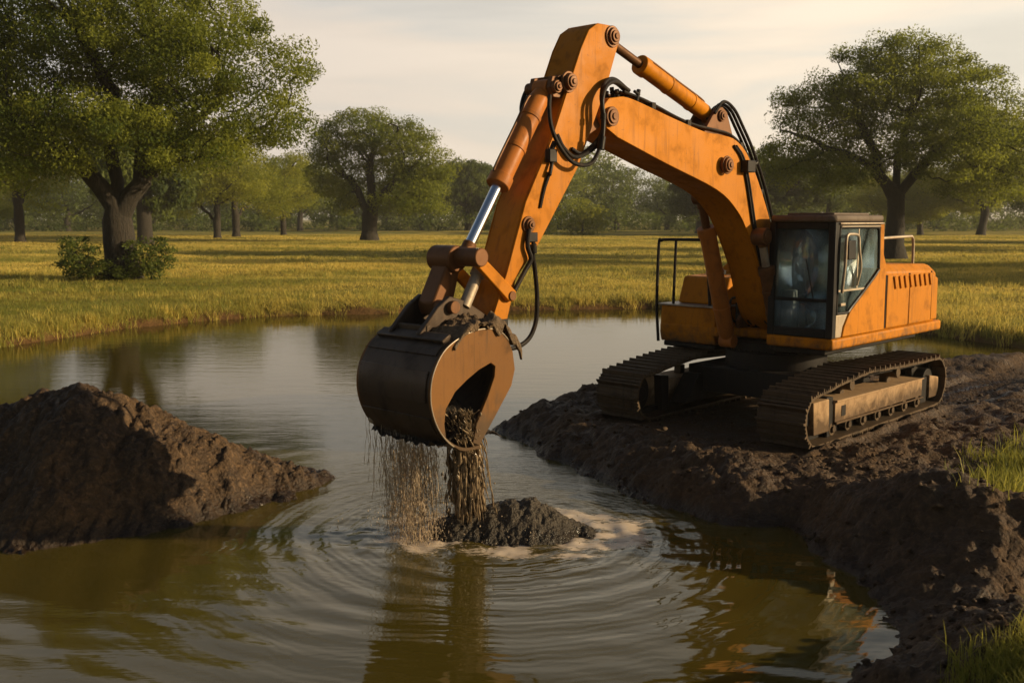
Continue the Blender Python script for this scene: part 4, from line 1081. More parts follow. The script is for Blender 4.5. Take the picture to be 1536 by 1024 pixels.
    for j in range(ny - 1):
        for i in range(nx - 1): bm.faces.new((grid[j][i], grid[j][i + 1], grid[j + 1][i + 1], grid[j + 1][i]))
    bmesh.ops.recalc_face_normals(bm, faces=bm.faces)
    me = bpy.data.meshes.new('caked_mud'); bm.to_mesh(me); bm.free(); me.materials.append(M['cake'])
    me.polygons.foreach_set('use_smooth', [True] * len(me.polygons))
    o = bpy.data.objects.new('caked_mud', me); C.objects.link(o); o.parent = B
    q = o.modifiers.new('solid', 'SOLIDIFY'); q.thickness = 0.03; q.offset = -1
    # slurry still inside, spilling over the lip of the notch
    xs = np.linspace(6.36, 7.24, 60); ys = np.linspace(-0.525, 0.525, 60)

    def zf(x, y): return np.minimum(0.72 + 0.40 * np.exp(-((x - 6.80) / 0.24) ** 2) * (1 - 0.72 * sstep(0.18, 0.50, y)) + 0.06 * fbm(x * 6, y * 6, 4) + 0.07 * billow(x * 12, y * 12, 3), np.interp(x, [6.4, 7.0, 7.2, 7.3], [1.75, 1.68, 1.5, 1.2]))
    sheet('slurry_load', xs, ys, zf, M['heap_dark'], parent=B, attrs={'wet': lambda x, y, z: 0 * x})


undercarriage(); track(1); track(-1); house(); cab(); boom(); stick(); bucket()


# ------------------------------------------------------------------ water and slurry pouring from the bucket
def strands(name, specs, m, label, cat, seed):
    rr = random.Random(seed); mb = MB()
    for (p0, p1, r, wob) in specs:
        if p1 is None: ctl = spline(p0, 10); a, b = ctl[0], ctl[-1]; n = len(ctl) - 1
        else: ctl = None; a, b = Vector(p0), Vector(p1); n = max(6, int((a - b).length / 0.05))
        ph = [rr.uniform(0, 6.28) for _ in range(4)]
        path = []; rs = []
        for i in range(n + 1):
            t = i / n; q = a.lerp(b, t) if ctl is None else ctl[i].copy()
            q.x += wob * (math.sin(t * 7 + ph[0]) * 0.6 + math.sin(t * 17 + ph[1]) * 0.35); q.y += wob * (math.sin(t * 6 + ph[2]) * 0.6 + math.sin(t * 15 + ph[3]) * 0.3)
            path.append(q); rs.append(max(0.0012, r * (0.55 + 0.45 * math.sin(t * 21 + ph[1]) + 0.25 * math.sin(t * 47 + ph[2])) * (0.35 + 0.65 * min(1, t * 5)) * (1 if t < 0.93 else (1 - t) / 0.07 + 0.1)))
        mb.tube(path, rs, 6)
    o = mb.build(name, m, smooth=180); tag(o, label, cat, kind='stuff'); return o


def pouring():
    rr = random.Random(21); S = []
    for k in range(360):                                          # slurry out of the notch and over its lower edge
        x = rr.triangular(6.72, 7.10, 6.90); y = rr.uniform(0.36, 0.60)
        a = to_world(x, y, 0.92 + rr.uniform(-0.16, 0.16)); g = rr.gauss(0, 1.15); h = rr.gauss(0, 1.1)
        c = Vector((-0.435 + 0.082 * g, 10.03 + 0.075 * h, 0.16 + rr.uniform(-0.04, 0.16)))
        m_ = Vector((a.x * 0.45 + c.x * 0.55, a.y * 0.4 + c.y * 0.6, a.z - rr.uniform(0.22, 0.34)))
        t = rr.random()
        if t < 0.35: c = m_.lerp(c, rr.uniform(0.35, 0.9))
        S.append(([a, m_, m_.lerp(c, 0.5), c], None, rr.triangular(0.004, 0.024, 0.007), rr.uniform(0.012, 0.026)))
    strands('mud_stream', S, M['slurry'], 'thick stream of wet mud pouring from the bucket onto the heap', 'mud stream', 1)
    S = []
    for k in range(430):                                          # water off the underside
        y = rr.triangular(-0.56, 0.22, -0.16); x = rr.uniform(6.80, 7.22)
        z = np.interp(x, [6.7, 6.92, 7.12, 7.28], [0.655, 0.665, 0.765, 0.95])
        a = to_world(x, y, z + 0.01); b = to_world(x + rr.gauss(-0.05, .04), y + rr.gauss(0, .04), -0.34)
        q = rr.uniform(0, 1) ** 1.3; ln = rr.uniform(0.06, 0.42)
        if rr.random() < 0.14: q, ln = 0, rr.uniform(0.5, 1.0)
        S.append((a.lerp(b, q * (1 - ln * 0.3)), a.lerp(b, min(1, q + ln)), rr.uniform(0.0022, 0.0075), 0.014))
    for k in range(16):
        y = rr.uniform(-0.57, -0.45); x = rr.uniform(7.02, 7.3); z = np.interp(x, [6.7, 6.92, 7.12, 7.28], [0.655, 0.665, 0.765, 0.95])
        a = to_world(x, y, z); S.append((a, a - Vector((0.02, 0, rr.uniform(0.15, 0.9))), rr.uniform(0.003, 0.006), 0.014))
    strands('falling_water', S, M['fall'], 'curtain of muddy water dripping from the underside of the bucket', 'falling water', 2)
    # fine rain of drops that fills the curtain, clods that ride in the stream, drops thrown up where they land
    nr = np.random.RandomState(8)
    d0 = np.array([[0, 0, 1], [1, 0, 0], [0, 1, 0], [-1, 0, 0], [0, -1, 0], [0, 0, -1]], float); f0 = np.array([[0, 1, 2], [0, 2, 3], [0, 3, 4], [0, 4, 1], [5, 2, 1], [5, 3, 2], [5, 4, 3], [5, 1, 4]])

    def drops(name, P, rx, rz, m, label, cat):
        n = len(P); sc = np.stack([rx, rx, rz], 1); v = (P[:, None] + d0[None] * sc[:, None] * nr.uniform(0.7, 1.3, (n, 6, 1))).reshape(-1, 3)
        f = (np.arange(n)[:, None, None] * 6 + f0[None]).reshape(-1, 3)
        o = raw_mesh(name, v, f, m, None, True); tag(o, label, cat, kind='stuff')
    n = 5200; y = nr.triangular(-0.56, -0.14, 0.26, n); x = nr.uniform(6.80, 7.22, n); z = np.interp(x, [6.7, 6.92, 7.12, 7.28], [0.655, 0.665, 0.765, 0.95]); t = nr.rand(n) ** 0.8
    top = np.array([to_world(a, b, c)[:] for a, b, c in zip(x, y, z)]); P = top.copy(); P[:, 2] = top[:, 2] * (1 - t); P[:, :2] += nr.normal(0, 0.035, (n, 2)) * t[:, None]
    r = nr.uniform(0.0012, 0.0042, n); drops('water_drops', P, r, r * nr.uniform(1.5, 9, n), M['fall'], 'rain of muddy drops falling below the bucket beside the mud stream', 'water drops')
    n = 190; t = nr.rand(n); a0 = np.array(to_world(6.90, 0.48, 0.95)[:]); c0 = np.array([-0.435, 10.03, 0.20]); m0 = np.array([a0[0] * 0.45 + c0[0] * 0.55, a0[1] * 0.4 + c0[1] * 0.6, a0[2] - 0.28])
    P = ((1 - t) ** 2)[:, None] * a0 + (2 * t * (1 - t))[:, None] * m0 + (t ** 2)[:, None] * c0 + nr.normal(0, 1, (n, 3)) * np.array([0.085, 0.085, 0.05])
    r = nr.uniform(0.003, 0.012, n); drops('mud_clods', P, r, r * nr.uniform(1.2, 4.5, n), M['slurry'], 'wet clods tumbling in the mud stream under the bucket', 'mud clods')
    n = 900; c = np.where(nr.rand(n)[:, None] < 0.6, np.array([[-0.85, 10.35]]), np.array([[-0.1, 9.95]])); P = np.concatenate([c + nr.normal(0, 1, (n, 2)) * np.array([0.34, 0.2]), np.abs(nr.normal(0, 0.085, (n, 1))) + 0.005], 1)
    r = nr.uniform(0.002, 0.007, n); drops('splash_drops', P, r, r * nr.uniform(1, 2.4, n), M['fall'], 'drops of muddy water thrown up where it lands round the heap', 'splash')


pouring()


# ------------------------------------------------------------------ trees
def grow(attr, stem, step=0.5, kill=0.8, reach=9.0, rs=None, iters=140):
    """space colonisation: STEM is [(pos, parent)], ATTR the points to reach; returns nodes and parents"""
    P = [np.array(p, float) for p, _ in stem]; par = [q for _, q in stem]
    A = np.array(attr, float); best = np.full(len(A), 1e9); idx = np.zeros(len(A), int)
    new = list(range(len(P)))
    for it in range(iters):
        Q = np.array([P[i] for i in new])
        D = np.linalg.norm(A[:, None] - Q[None], axis=2); j = D.argmin(1); d = D[np.arange(len(A)), j]
        m = d < best; best[m] = d[m]; idx[m] = np.array(new)[j[m]]
        keep = best > kill
        A, best, idx = A[keep], best[keep], idx[keep]
        if not len(A): break
        act = best < reach
        if not act.any(): break
        dirs = {}
        for a, i in zip(A[act], idx[act]):
            v = a - P[i]; dirs[i] = dirs.get(i, 0) + v / (np.linalg.norm(v) + 1e-9)
        new = []
        for i, v in dirs.items():
            v = v / (np.linalg.norm(v) + 1e-9) + rs.normal(0, 0.22, 3); v /= np.linalg.norm(v)
            P.append(P[i] + v * step); par.append(i); new.append(len(P) - 1)
        if len(P) > 2600: break
    return np.array(P), par


def limb_mesh(P, par, R0, tip=0.018, power=1.95, minr=0.03, flare=0.7, seed=0):
    n = len(P); acc = np.zeros(n); kids = [[] for _ in range(n)]
    for i in range(1, n): kids[par[i]].append(i)
    for i in range(n - 1, -1, -1):
        if acc[i] == 0: acc[i] = tip ** power
        if par[i] >= 0: acc[par[i]] += acc[i]
    r = acc ** (1 / power); r = tip + (r - tip) * (R0 - tip) / max(r[0] - tip, 1e-6)
    mb = MB(); rr = random.Random(seed); stack = [(0, None)]
    while stack:
        s, p0 = stack.pop(); ch = [] if p0 is None else [p0]; i = s
        while True:
            ch.append(i)
            if not kids[i]: break
            k = max(kids[i], key=lambda q: r[q])
            stack += [(q, i) for q in kids[i] if q != k]; i = k
        if len(ch) < 2 or r[ch[min(1, len(ch) - 1)]] < minr: continue
        rad_ = [r[q] for q in ch]
        if p0 is not None: rad_[0] = min(r[p0], rad_[1] * 1.25)
        path = [tuple(P[q]) for q in ch]
        if p0 is None: rad_ = [x * (1 + flare * math.exp(-(P[q][2] - P[0][2]) / 0.5)) for x, q in zip(rad_, ch)]
        rad_ = [x * rr.uniform(0.93, 1.08) for x in rad_]
        mb.tube(path, rad_, 14 if rad_[0] > 0.25 else 7 if rad_[0] > 0.08 else 4, caps=False)
    return mb


def leaf_mesh(centres, n, sig, size, rs, name, m, parent, flat=0.7, extra=None):
    """leaf-sized faces spread round each twig end"""
    K = len(centres); cnt = rs.poisson(n, K); tot = cnt.sum(); ci = np.repeat(np.arange(K), cnt)
    c = centres[ci]; sg = rs.uniform(0.65, 1.3, K)[ci] * sig
    off = rs.normal(0, 1, (tot, 3)); off /= np.linalg.norm(off, axis=1)[:, None]; off *= (rs.rand(tot) ** 0.45 * 1.5)[:, None]
    off[:, 2] *= flat; p = c + off * sg[:, None]
    nrm = rs.normal(0, 1, (tot, 3)) + off * 0.7 + np.array([0, 0, 0.35]); nrm /= np.linalg.norm(nrm, axis=1)[:, None]
    u = np.cross(nrm, rs.normal(0, 1, (tot, 3))); u /= np.linalg.norm(u, axis=1)[:, None]; v = np.cross(nrm, u)
    s = (rs.uniform(0.6, 1.25, tot) * size)[:, None]
    q = np.stack([p - u * s, p + v * s * 0.42 + nrm * s * 0.1, p + u * s, p - v * s * 0.42 + nrm * s * 0.1], 1).reshape(-1, 3)
    f = np.arange(tot * 4).reshape(-1, 4)
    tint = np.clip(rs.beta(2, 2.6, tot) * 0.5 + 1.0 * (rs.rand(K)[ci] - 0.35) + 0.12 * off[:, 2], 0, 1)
    return raw_mesh(name, q, f, m, parent, False, {'tint': np.repeat(tint, 4)})


def lobes_points(lobes, rs, gap, squash=1.0):
    """points through a set of ellipsoids, more of them towards the skin, thinned to a spacing"""
    pts = []
    vol = [a[3] * a[4] * a[5] for a in lobes]
    for (x, y, z, a, b, c), vv in zip(lobes, vol):
        k = int(9 * vv / gap ** 3) + 12
        d = rs.normal(0, 1, (k, 3)); d /= np.linalg.norm(d, axis=1)[:, None]; d *= (rs.rand(k) ** 0.42)[:, None]
        pts.append(np.array([x, y, z]) + d * np.array([a, b, c]))
    pts = np.concatenate(pts); pts = pts[rs.permutation(len(pts))]; out = []
    cell = {}
    for p in pts:
        k = tuple((p // gap).astype(int)); ok = True
        for dx in (-1, 0, 1):
            for dy in (-1, 0, 1):
                for dz in (-1, 0, 1):
                    for q in cell.get((k[0] + dx, k[1] + dy, k[2] + dz), ()):
                        if ((p - q) ** 2).sum() < gap * gap: ok = False; break
                    if not ok: break
                if not ok: break
            if not ok: break
        if ok: cell.setdefault(k, []).append(p); out.append(p)
    return np.array(out)


def tree(name, label, cat, loc, lobes, stem, R0, seed, gap=0.95, nleaf=110, sig=0.55, size=0.15, m='leaf', step=0.5, group=None, minr=0.03, rz=0, flare=0.7, keep=1.0, flat=0.62):
    rs = np.random.RandomState(seed)
    root = thing(name, label, cat, loc, rz, group)
    A = lobes_points(lobes, rs, gap)
    st = [(stem[0][0], -1)] + [(p, q) for p, q in stem[1:]]
    P, par = grow(A if gap < 1 else lobes_points(lobes, np.random.RandomState(seed + 1), gap * 0.8), st, step, step * 1.6, 30.0, rs)
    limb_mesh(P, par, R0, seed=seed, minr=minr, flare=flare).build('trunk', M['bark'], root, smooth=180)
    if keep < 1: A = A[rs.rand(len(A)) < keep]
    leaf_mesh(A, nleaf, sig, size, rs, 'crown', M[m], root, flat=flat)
    return root


def copy_tree(src, loc, rz, sc, label=None, group=None):
    r = src.copy(); C.objects.link(r); r.location = loc; r.rotation_euler = (0, 0, rz); r.scale = sc if isinstance(sc, tuple) else (sc, sc, sc)
    if label: r['label'] = label
    if group: r['group'] = group
    elif 'group' in r: del r['group']
    for ch in src.children:
        c = ch.copy(); C.objects.link(c); c.parent = r
    return r


def gz(x, y): return float(meadow_z(np.array([[x]]), np.array([[y]]))[0, 0]) - 0.05


def chain(pts):
    """stem given as a list of polylines; each later one starts from an index of the first"""
    return [(p, i - 1) for i, p in enumerate(pts)]


# the great oak on the left bank
def left_oak():
    k = 1 / 33.5
    L = []
    for u, v, ru, rv, y, ry in [(60, 95, 120, 95, 0.5, 3.6), (200, 40, 130, 92, 0, 4.2), (322, 95, 88, 82, -0.5, 3.2), (412, 128, 62, 74, 0.3, 2.2), (300, 205, 92, 58, -1.6, 2.4), (395, 190, 60, 42, 0.8, 2.0),
                                (95, 215, 95, 62, -2.2, 2.4), (205, 195, 70, 62, -2.6, 2.0), (15, 205, 90, 66, 1.0, 3.0), (-60, 120, 100, 120, 0, 3.4), (130, -60, 150, 70, 0, 3.6), (290, -20, 90, 70, 0.5, 3.0), (200, 120, 120, 100, 3.2, 2.4), (345, 45, 70, 60, 0, 2.4), (-20, 10, 110, 90, 0, 3)]:
        L.append(((u - 185) * k, y, (418 - v) * k, ru * k, ry, rv * k))
    s = [((0, 0, -0.1), -1), ((-0.05, 0, 0.8), 0), ((-0.1, 0, 1.7), 1), ((-0.15, 0, 2.6), 2), ((-0.2, 0, 3.3), 3),
         ((-0.75, -0.2, 4.1), 4), ((-1.35, -0.4, 4.9), 5), ((-2.0, -0.5, 5.5), 6), ((-3.1, -0.4, 6.2), 7), ((-4.3, 0, 6.7), 8),
         ((-0.1, 0.1, 4.3), 4), ((-0.35, 0.2, 5.4), 10), ((-0.5, 0.3, 6.6), 11), ((-0.2, 0.4, 8.0), 12),
         ((0.45, 0, 3.7), 3), ((1.1, -0.2, 4.3), 14), ((1.9, -0.3, 4.9), 15), ((2.8, -0.2, 5.25), 16), ((3.9, 0, 5.45), 17), ((5.0, 0.2, 5.6), 18),
         ((1.7, 0.3, 5.4), 15), ((2.4, 0.5, 6.3), 20), ((3.3, 0.7, 7.1), 21), ((4.3, 0.8, 7.8), 22), ((0.9, 0.5, 5.8), 15), ((1.3, 0.8, 7.2), 24), ((1.6, 1.0, 8.6), 25)]
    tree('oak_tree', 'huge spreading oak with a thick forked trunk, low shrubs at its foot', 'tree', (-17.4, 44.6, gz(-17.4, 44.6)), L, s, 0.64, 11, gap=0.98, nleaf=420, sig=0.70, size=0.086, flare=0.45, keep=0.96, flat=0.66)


def right_oak():
    k = 1 / 21.0
    L = []
    for u, v, ru, rv, y, ry in [(1320, 120, 95, 55, 0, 4), (1235, 160, 75, 45, 0.5, 3.4), (1190, 195, 45, 32, 0, 2.4), (1420, 140, 65, 60, 0, 3.6), (1470, 205, 60, 60, -1, 3.2), (1400, 215, 90, 55, -2.5, 3.0), (1290, 215, 90, 45, 2.0, 3), (1180, 235, 60, 35, 0.5, 2.6),
                                (1510, 240, 50, 60, 0.5, 3), (1360, 150, 90, 70, 2.5, 3), (1325, 95, 60, 34, -1, 3), (1275, 130, 50, 36, -1.5, 2.5), (1380, 95, 50, 30, 0, 3), (1240, 255, 60, 26, -1.5, 2), (1440, 265, 60, 32, -1, 2)]:
        L.append(((u - 1338) * k, y, (385 - v) * k, ru * k, ry, rv * k))
    s = [((0, 0, -0.1), -1), ((0, 0, 1.2), 0), ((0.05, 0, 2.4), 1), ((0.05, 0, 3.5), 2), ((0.0, 0, 4.5), 3),
         ((-0.7, -0.1, 5.3), 4), ((-1.6, -0.3, 6.2), 5), ((-2.6, -0.3, 7.0), 6), ((-3.8, -0.2, 7.5), 7), ((-5.2, 0, 7.9), 8),
         ((0.05, 0.2, 5.8), 4), ((0.1, 0.3, 7.2), 10), ((0.5, 0.4, 8.6), 11), ((0.8, 0.3, 10), 12),
         ((0.6, 0, 5.2), 4), ((1.3, -0.2, 6.2), 14), ((2.2, -0.3, 7.2), 15), ((3.4, -0.3, 8.0), 16), ((4.6, -0.2, 8.6), 17), ((-1.3, 0.5, 7.4), 6), ((-2.0, 0.8, 8.8), 19), ((-2.8, 0.8, 10.2), 20)]
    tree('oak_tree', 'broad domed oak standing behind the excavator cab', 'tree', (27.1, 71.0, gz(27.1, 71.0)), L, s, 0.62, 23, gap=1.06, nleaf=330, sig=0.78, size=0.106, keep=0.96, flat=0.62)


def middle_oak():
    k = 1 / 12.4
    L = []
    for u, v, ru, rv, y, ry in [(560, 205, 50, 34, 0, 4.5), (510, 222, 42, 36, 0, 3.8), (610, 225, 46, 38, 0, 4), (640, 255, 42, 34, -1, 3.4), (500, 265, 34, 30, -0.5, 3), (570, 260, 55, 36, 2.5, 3), (645, 295, 32, 28, -1.5, 2.6), (600, 305, 34, 22, -3, 2.4), (520, 300, 34, 20, 2, 2.6), (545, 190, 30, 20, 0, 3)]:
        L.append(((u - 557) * k, y, (363 - v) * k, ru * k, ry, rv * k))
    s = [((0, 0, -0.1), -1), ((0, 0, 1.2), 0), ((0.05, 0, 2.3), 1), ((0.1, 0, 3.2), 2), ((-0.7, 0, 4.5), 3), ((-1.3, 0.2, 6.0), 4), ((-2.2, 0.2, 7.4), 5), ((0.8, 0, 4.4), 3), ((1.7, -0.2, 5.6), 7), ((2.8, -0.3, 6.6), 8), ((0.3, 0.2, 4.8), 3), ((0.3, 0.3, 6.6), 10), ((0.1, 0.2, 8.6), 11)]
    return tree('oak_tree', 'round oak alone in the meadow between the great oak and the digger arm', 'tree', (-17.1, 120.1, gz(-17.1, 120)), L, s, 0.95, 31, gap=1.30, nleaf=260, sig=1.05, size=0.155, minr=0.06, flare=0.5, keep=0.97)


left_oak(); right_oak(); MID = middle_oak()


# kinds for the further trees; each is built once and copied
def gen_lobes(rs, w_, h0, h1, n):
    L = []
    for i in range(n):
        a = rs.uniform(0, 6.28); q = w_ * rs.uniform(0.15, 0.72); t = rs.rand(); z = h0 + (h1 - h0) * (0.15 + 0.75 * t); q *= 1.1 - 0.55 * t
        s = w_ * rs.uniform(0.26, 0.42); L.append((q * math.cos(a), q * math.sin(a), z, s, s, s * 0.72))
    L.append((0, 0, (h0 + h1) * 0.52, w_ * 0.5, w_ * 0.5, (h1 - h0) * 0.38)); return L


def simple_stem(h, lean=0.0): return [((lean * t * h, 0, -0.1 + t * h), i - 1) for i, t in enumerate((0, 0.25, 0.5, 0.75, 1.0))]


def far_tree(label, loc, seed, w_, h0, h1, R0, m, n=9, gap=1.65, nleaf=220, sig=1.25, size=0.185, lean=0.0, group=None, name='oak_tree', stem_h=None):
    rs = np.random.RandomState(seed)
    return tree(name, label, 'tree', loc, gen_lobes(rs, w_, h0, h1, n), simple_stem(stem_h or h0 * 1.15, lean), R0, seed, gap=gap, nleaf=nleaf, sig=sig, size=size, m=m, step=0.8, group=group, minr=0.07, flare=0.4)


T1 = far_tree('bright olive tree with a slim trunk, first of the pair behind the great oak', (-38.0, 138, gz(-38, 138)), 41, 9.0, 2.6, 15.5, 0.5, 'leaf_gold', 14)
T2 = far_tree('golden tree with a leaning trunk at the right edge of the meadow', (72.5, 155, gz(72.5, 155)), 43, 11.0, 3.2, 20.0, 0.6, 'leaf_gold', 15, lean=0.16)
T3 = far_tree('dark low-crowned tree framed under the bend of the digger boom', (34, 180, gz(34, 180)), 47, 9.8, 2.2, 12.8, 0.95, 'leaf_dark', 12, gap=1.7, sig=1.15, size=0.34)
T4 = far_tree('dark tree beside the golden one, cut by the right edge of the view', (74.5, 140, gz(74.5, 140)), 53, 7.5, 3.0, 11.0, 0.5, 'leaf_dark', 9)
def at_px(u, D): return ((u - 768) / 1493.3 * D * 1.008, D)


for (u, D, src, sc, rz, lab) in [
        (332, 132, T1, (0.92, 0.92, 0.86), 2.2, 'olive tree with a curved dark trunk, second of the pair behind the great oak'),
        (430, 150, T1, (0.85, 0.85, 0.78), 4.1, 'short bright tree between the pair and the lone round oak'),
        (40, 112, T1, (1.05, 1.05, 1.10), 1.0, 'yellow-green tree seen under the left limbs of the great oak'),
        (-30, 140, T2, (0.8, 0.8, 0.62), 3.0, 'golden tree cut by the left edge of the view'),
        (225, 112, T3, (0.85, 0.85, 1.22), 3.3, 'dark thicket tree half hidden by the trunk limbs of the great oak'),
        (1110, 165, T3, (0.9, 0.9, 1.0), 5.1, 'dark tree peeping out between the cab roof and the boom'),
        (1372, 165, T2, (0.8, 0.8, 0.55), 1.4, 'small golden tree under the right limbs of the domed oak'),
        (1312, 172, T1, (0.8, 0.8, 0.72), 0.4, 'thin-stemmed tree just right of the cab roof'),
        (1160, 150, T3, (0.95, 0.95, 0.95), 0.7, 'dark tree filling the gap between boom and domed oak'),
        (705, 205, T3, (0.95, 0.95, 1.15), 2.6, 'dense tree just left of the digger stick'),
        (1235, 190, T4, (1.1, 1.1, 1.1), 2.0, 'dark bushy tree hidden mostly by the cab')]:
    x, y = at_px(u, D); copy_tree(src, (x, y, gz(x, y)), rz, sc, lab)

# trees standing right of the view; their long shadows lie across the meadow
for q, (x, y, src, sc) in enumerate([(47, 56, T2, 0.85), (60, 84, T1, 1.0), (86, 108, T2, 0.9), (40, 46, T1, 0.6)]):
    copy_tree(src, (x, y, gz(x, y)), 1.1 * q, (sc, sc, sc), 'meadow tree beyond the right edge of the view, casting its long shadow into it', 'trees beyond the right edge')

# rounded bushes in the meadow
BUSH = None


def bush(label, loc, seed, w_, h_, m, nleaf, gap, sig, size, group=None):
    rs = np.random.RandomState(seed); L = [(0, 0, h_ * 0.42, w_ * 0.62, w_ * 0.62, h_ * 0.45)]
    for i in range(6):
        a = rs.uniform(0, 6.28); q = w_ * rs.uniform(0.35, 0.6); L.append((q * math.cos(a), q * math.sin(a), h_ * rs.uniform(0.28, 0.66), w_ * 0.38, w_ * 0.38, h_ * 0.30))
    return tree('bush', label, 'bush', loc, L, [((0, 0, -0.1), -1), ((0.02, 0, h_ * 0.12), 0), ((0, 0.02, h_ * 0.25), 1)], w_ * 0.04, seed, gap=gap, nleaf=nleaf, sig=sig, size=size, m=m, step=gap * 0.7, group=group, minr=0.012, flare=0.1)


x, y = at_px(872, 150); B1 = bush('rounded pale green bush in the open under the boom', (x, y, gz(x, y)), 61, 4.6, 6.4, 'leaf_gold', 50, 1.0, 0.7, 0.22)
x, y = at_px(805, 165); copy_tree(B1, (x, y, gz(x, y)), 2.0, (0.9, 0.9, 0.85), 'rounded green bush right behind the lower end of the digger stick')
SH = bush('leafy shrub growing against the right foot of the great oak', (-15.9, 43.9, gz(-15.9, 43.9)), 67, 1.15, 2.3, 'leaf_dark', 46, 0.34, 0.24, 0.085)
copy_tree(SH, (-19.0, 43.8, gz(-19, 43.8)), 1.3, (1.0, 1.0, 1.0), 'leafy shrub growing left of the foot of the great oak')
copy_tree(SH, (-16.9, 43.6, gz(-17, 43.5)), 2.9, (0.6, 0.6, 0.36), 'shrub right in front of the trunk of the great oak')
copy_tree(SH, (-18.2, 43.6, gz(-18.2, 43.6)), 4.4, (1.0, 1.0, 0.5), 'low shrub under the left side of the great oak trunk')

# the far treeline: a belt of like trees
rs_ = np.random.RandomState(5)
grp = 'trees of the far treeline'; lab = 'dark green tree in the far treeline closing off the meadow'
F1 = far_tree(lab, (0, 330, 0.3), 71, 9.5, 2.2, 15.0, 0.6, 'leaf_dark', 10, gap=2.2, nleaf=75, sig=1.7, size=0.36, group=grp)
F2 = far_tree(lab, (10, 300, 0.3), 73, 8.5, 1.8, 12.5, 0.6, 'leaf_dark', 10, gap=2.2, nleaf=75, sig=1.7, size=0.36, group=grp)
F3 = far_tree(lab, (-8, 310, 0.3), 79, 10.5, 2.0, 16.5, 0.6, 'leaf', 11, gap=2.2, nleaf=75, sig=1.7, size=0.36, group=grp)
k = 0
for row, (D, n, sp) in enumerate([(225, 26, 68), (280, 28, 64), (370, 22, 82)]):
    for i in range(n):
        u = -90 + sp * i + rs_.uniform(-26, 26) + 30 * row; d = D + rs_.uniform(-22, 22); x, y = at_px(u, d)
        s = rs_.uniform(0.72, 1.10) * (0.95 if row == 0 else 1.2 if row == 1 else 1.6)
        if k < 3:
            o = (F1, F2, F3)[k]; o.location = (x, y, gz(x, y)); o.rotation_euler = (0, 0, rs_.uniform(0, 6.28)); o.scale = (s, s, s)
        else: copy_tree((F1, F2, F3)[k % 3], (x, y, gz(x, y)), rs_.uniform(0, 6.28), (s, s, s * rs_.uniform(0.85, 1.1)), None, grp)
        k += 1
# dry scrub along the foot of the treeline
P = []
for i in range(950):
    u = rs_.uniform(-80, 1620); d = rs_.uniform(195, 300); x, y = at_px(u, d); P.append((x, y, gz(x, y) + rs_.uniform(0.2, 3.6)))
o = leaf_mesh(np.array(P), 60, 1.5, 0.36, rs_, 'scrub', M['leaf_dark'], None, flat=0.6)
tag(o, 'dry brown scrub and undergrowth along the foot of the far trees', 'scrub', kind='stuff')


# ------------------------------------------------------------------ grass
def blades(name, P, H, W, rs, m, label, lean=0.35, two=True, tint=None):
    n = len(P); a = rs.uniform(0, 6.283, n); wd = np.stack([np.cos(a), np.sin(a), 0 * a], 1)
    b = rs.uniform(0, 6.283, n); ld = np.stack([np.cos(b), np.sin(b), 0 * b], 1) * (np.abs(rs.normal(0, lean, n)) * H)[:, None]
    up = np.stack([0 * a, 0 * a, H], 1); w2 = wd * (W * 0.5)[:, None]
    base, mid, tip = P, P + up * 0.55 + ld * 0.35, P + up * 0.97 + ld
    if two:
        v = np.stack([base - w2, base + w2, mid + w2 * 0.75, mid - w2 * 0.75, tip + w2 * 0.08, tip - w2 * 0.08], 1).reshape(-1, 3)
        i = np.arange(n)[:, None] * 6; f = np.concatenate([i + np.array([0, 1, 2, 3]), i + np.array([3, 2, 4, 5])], 0); k = 6
    else:
        v = np.stack([base - w2, base + w2, tip], 1).reshape(-1, 3); f = np.arange(n * 3).reshape(-1, 3); k = 3
    t = np.clip((rs.beta(2, 2, n) if tint is None else tint), 0, 1)
    o = raw_mesh(name, v, f, M[m], None, False, {'tint': np.repeat(t, k)}); tag(o, label, 'grass', kind='stuff'); return o


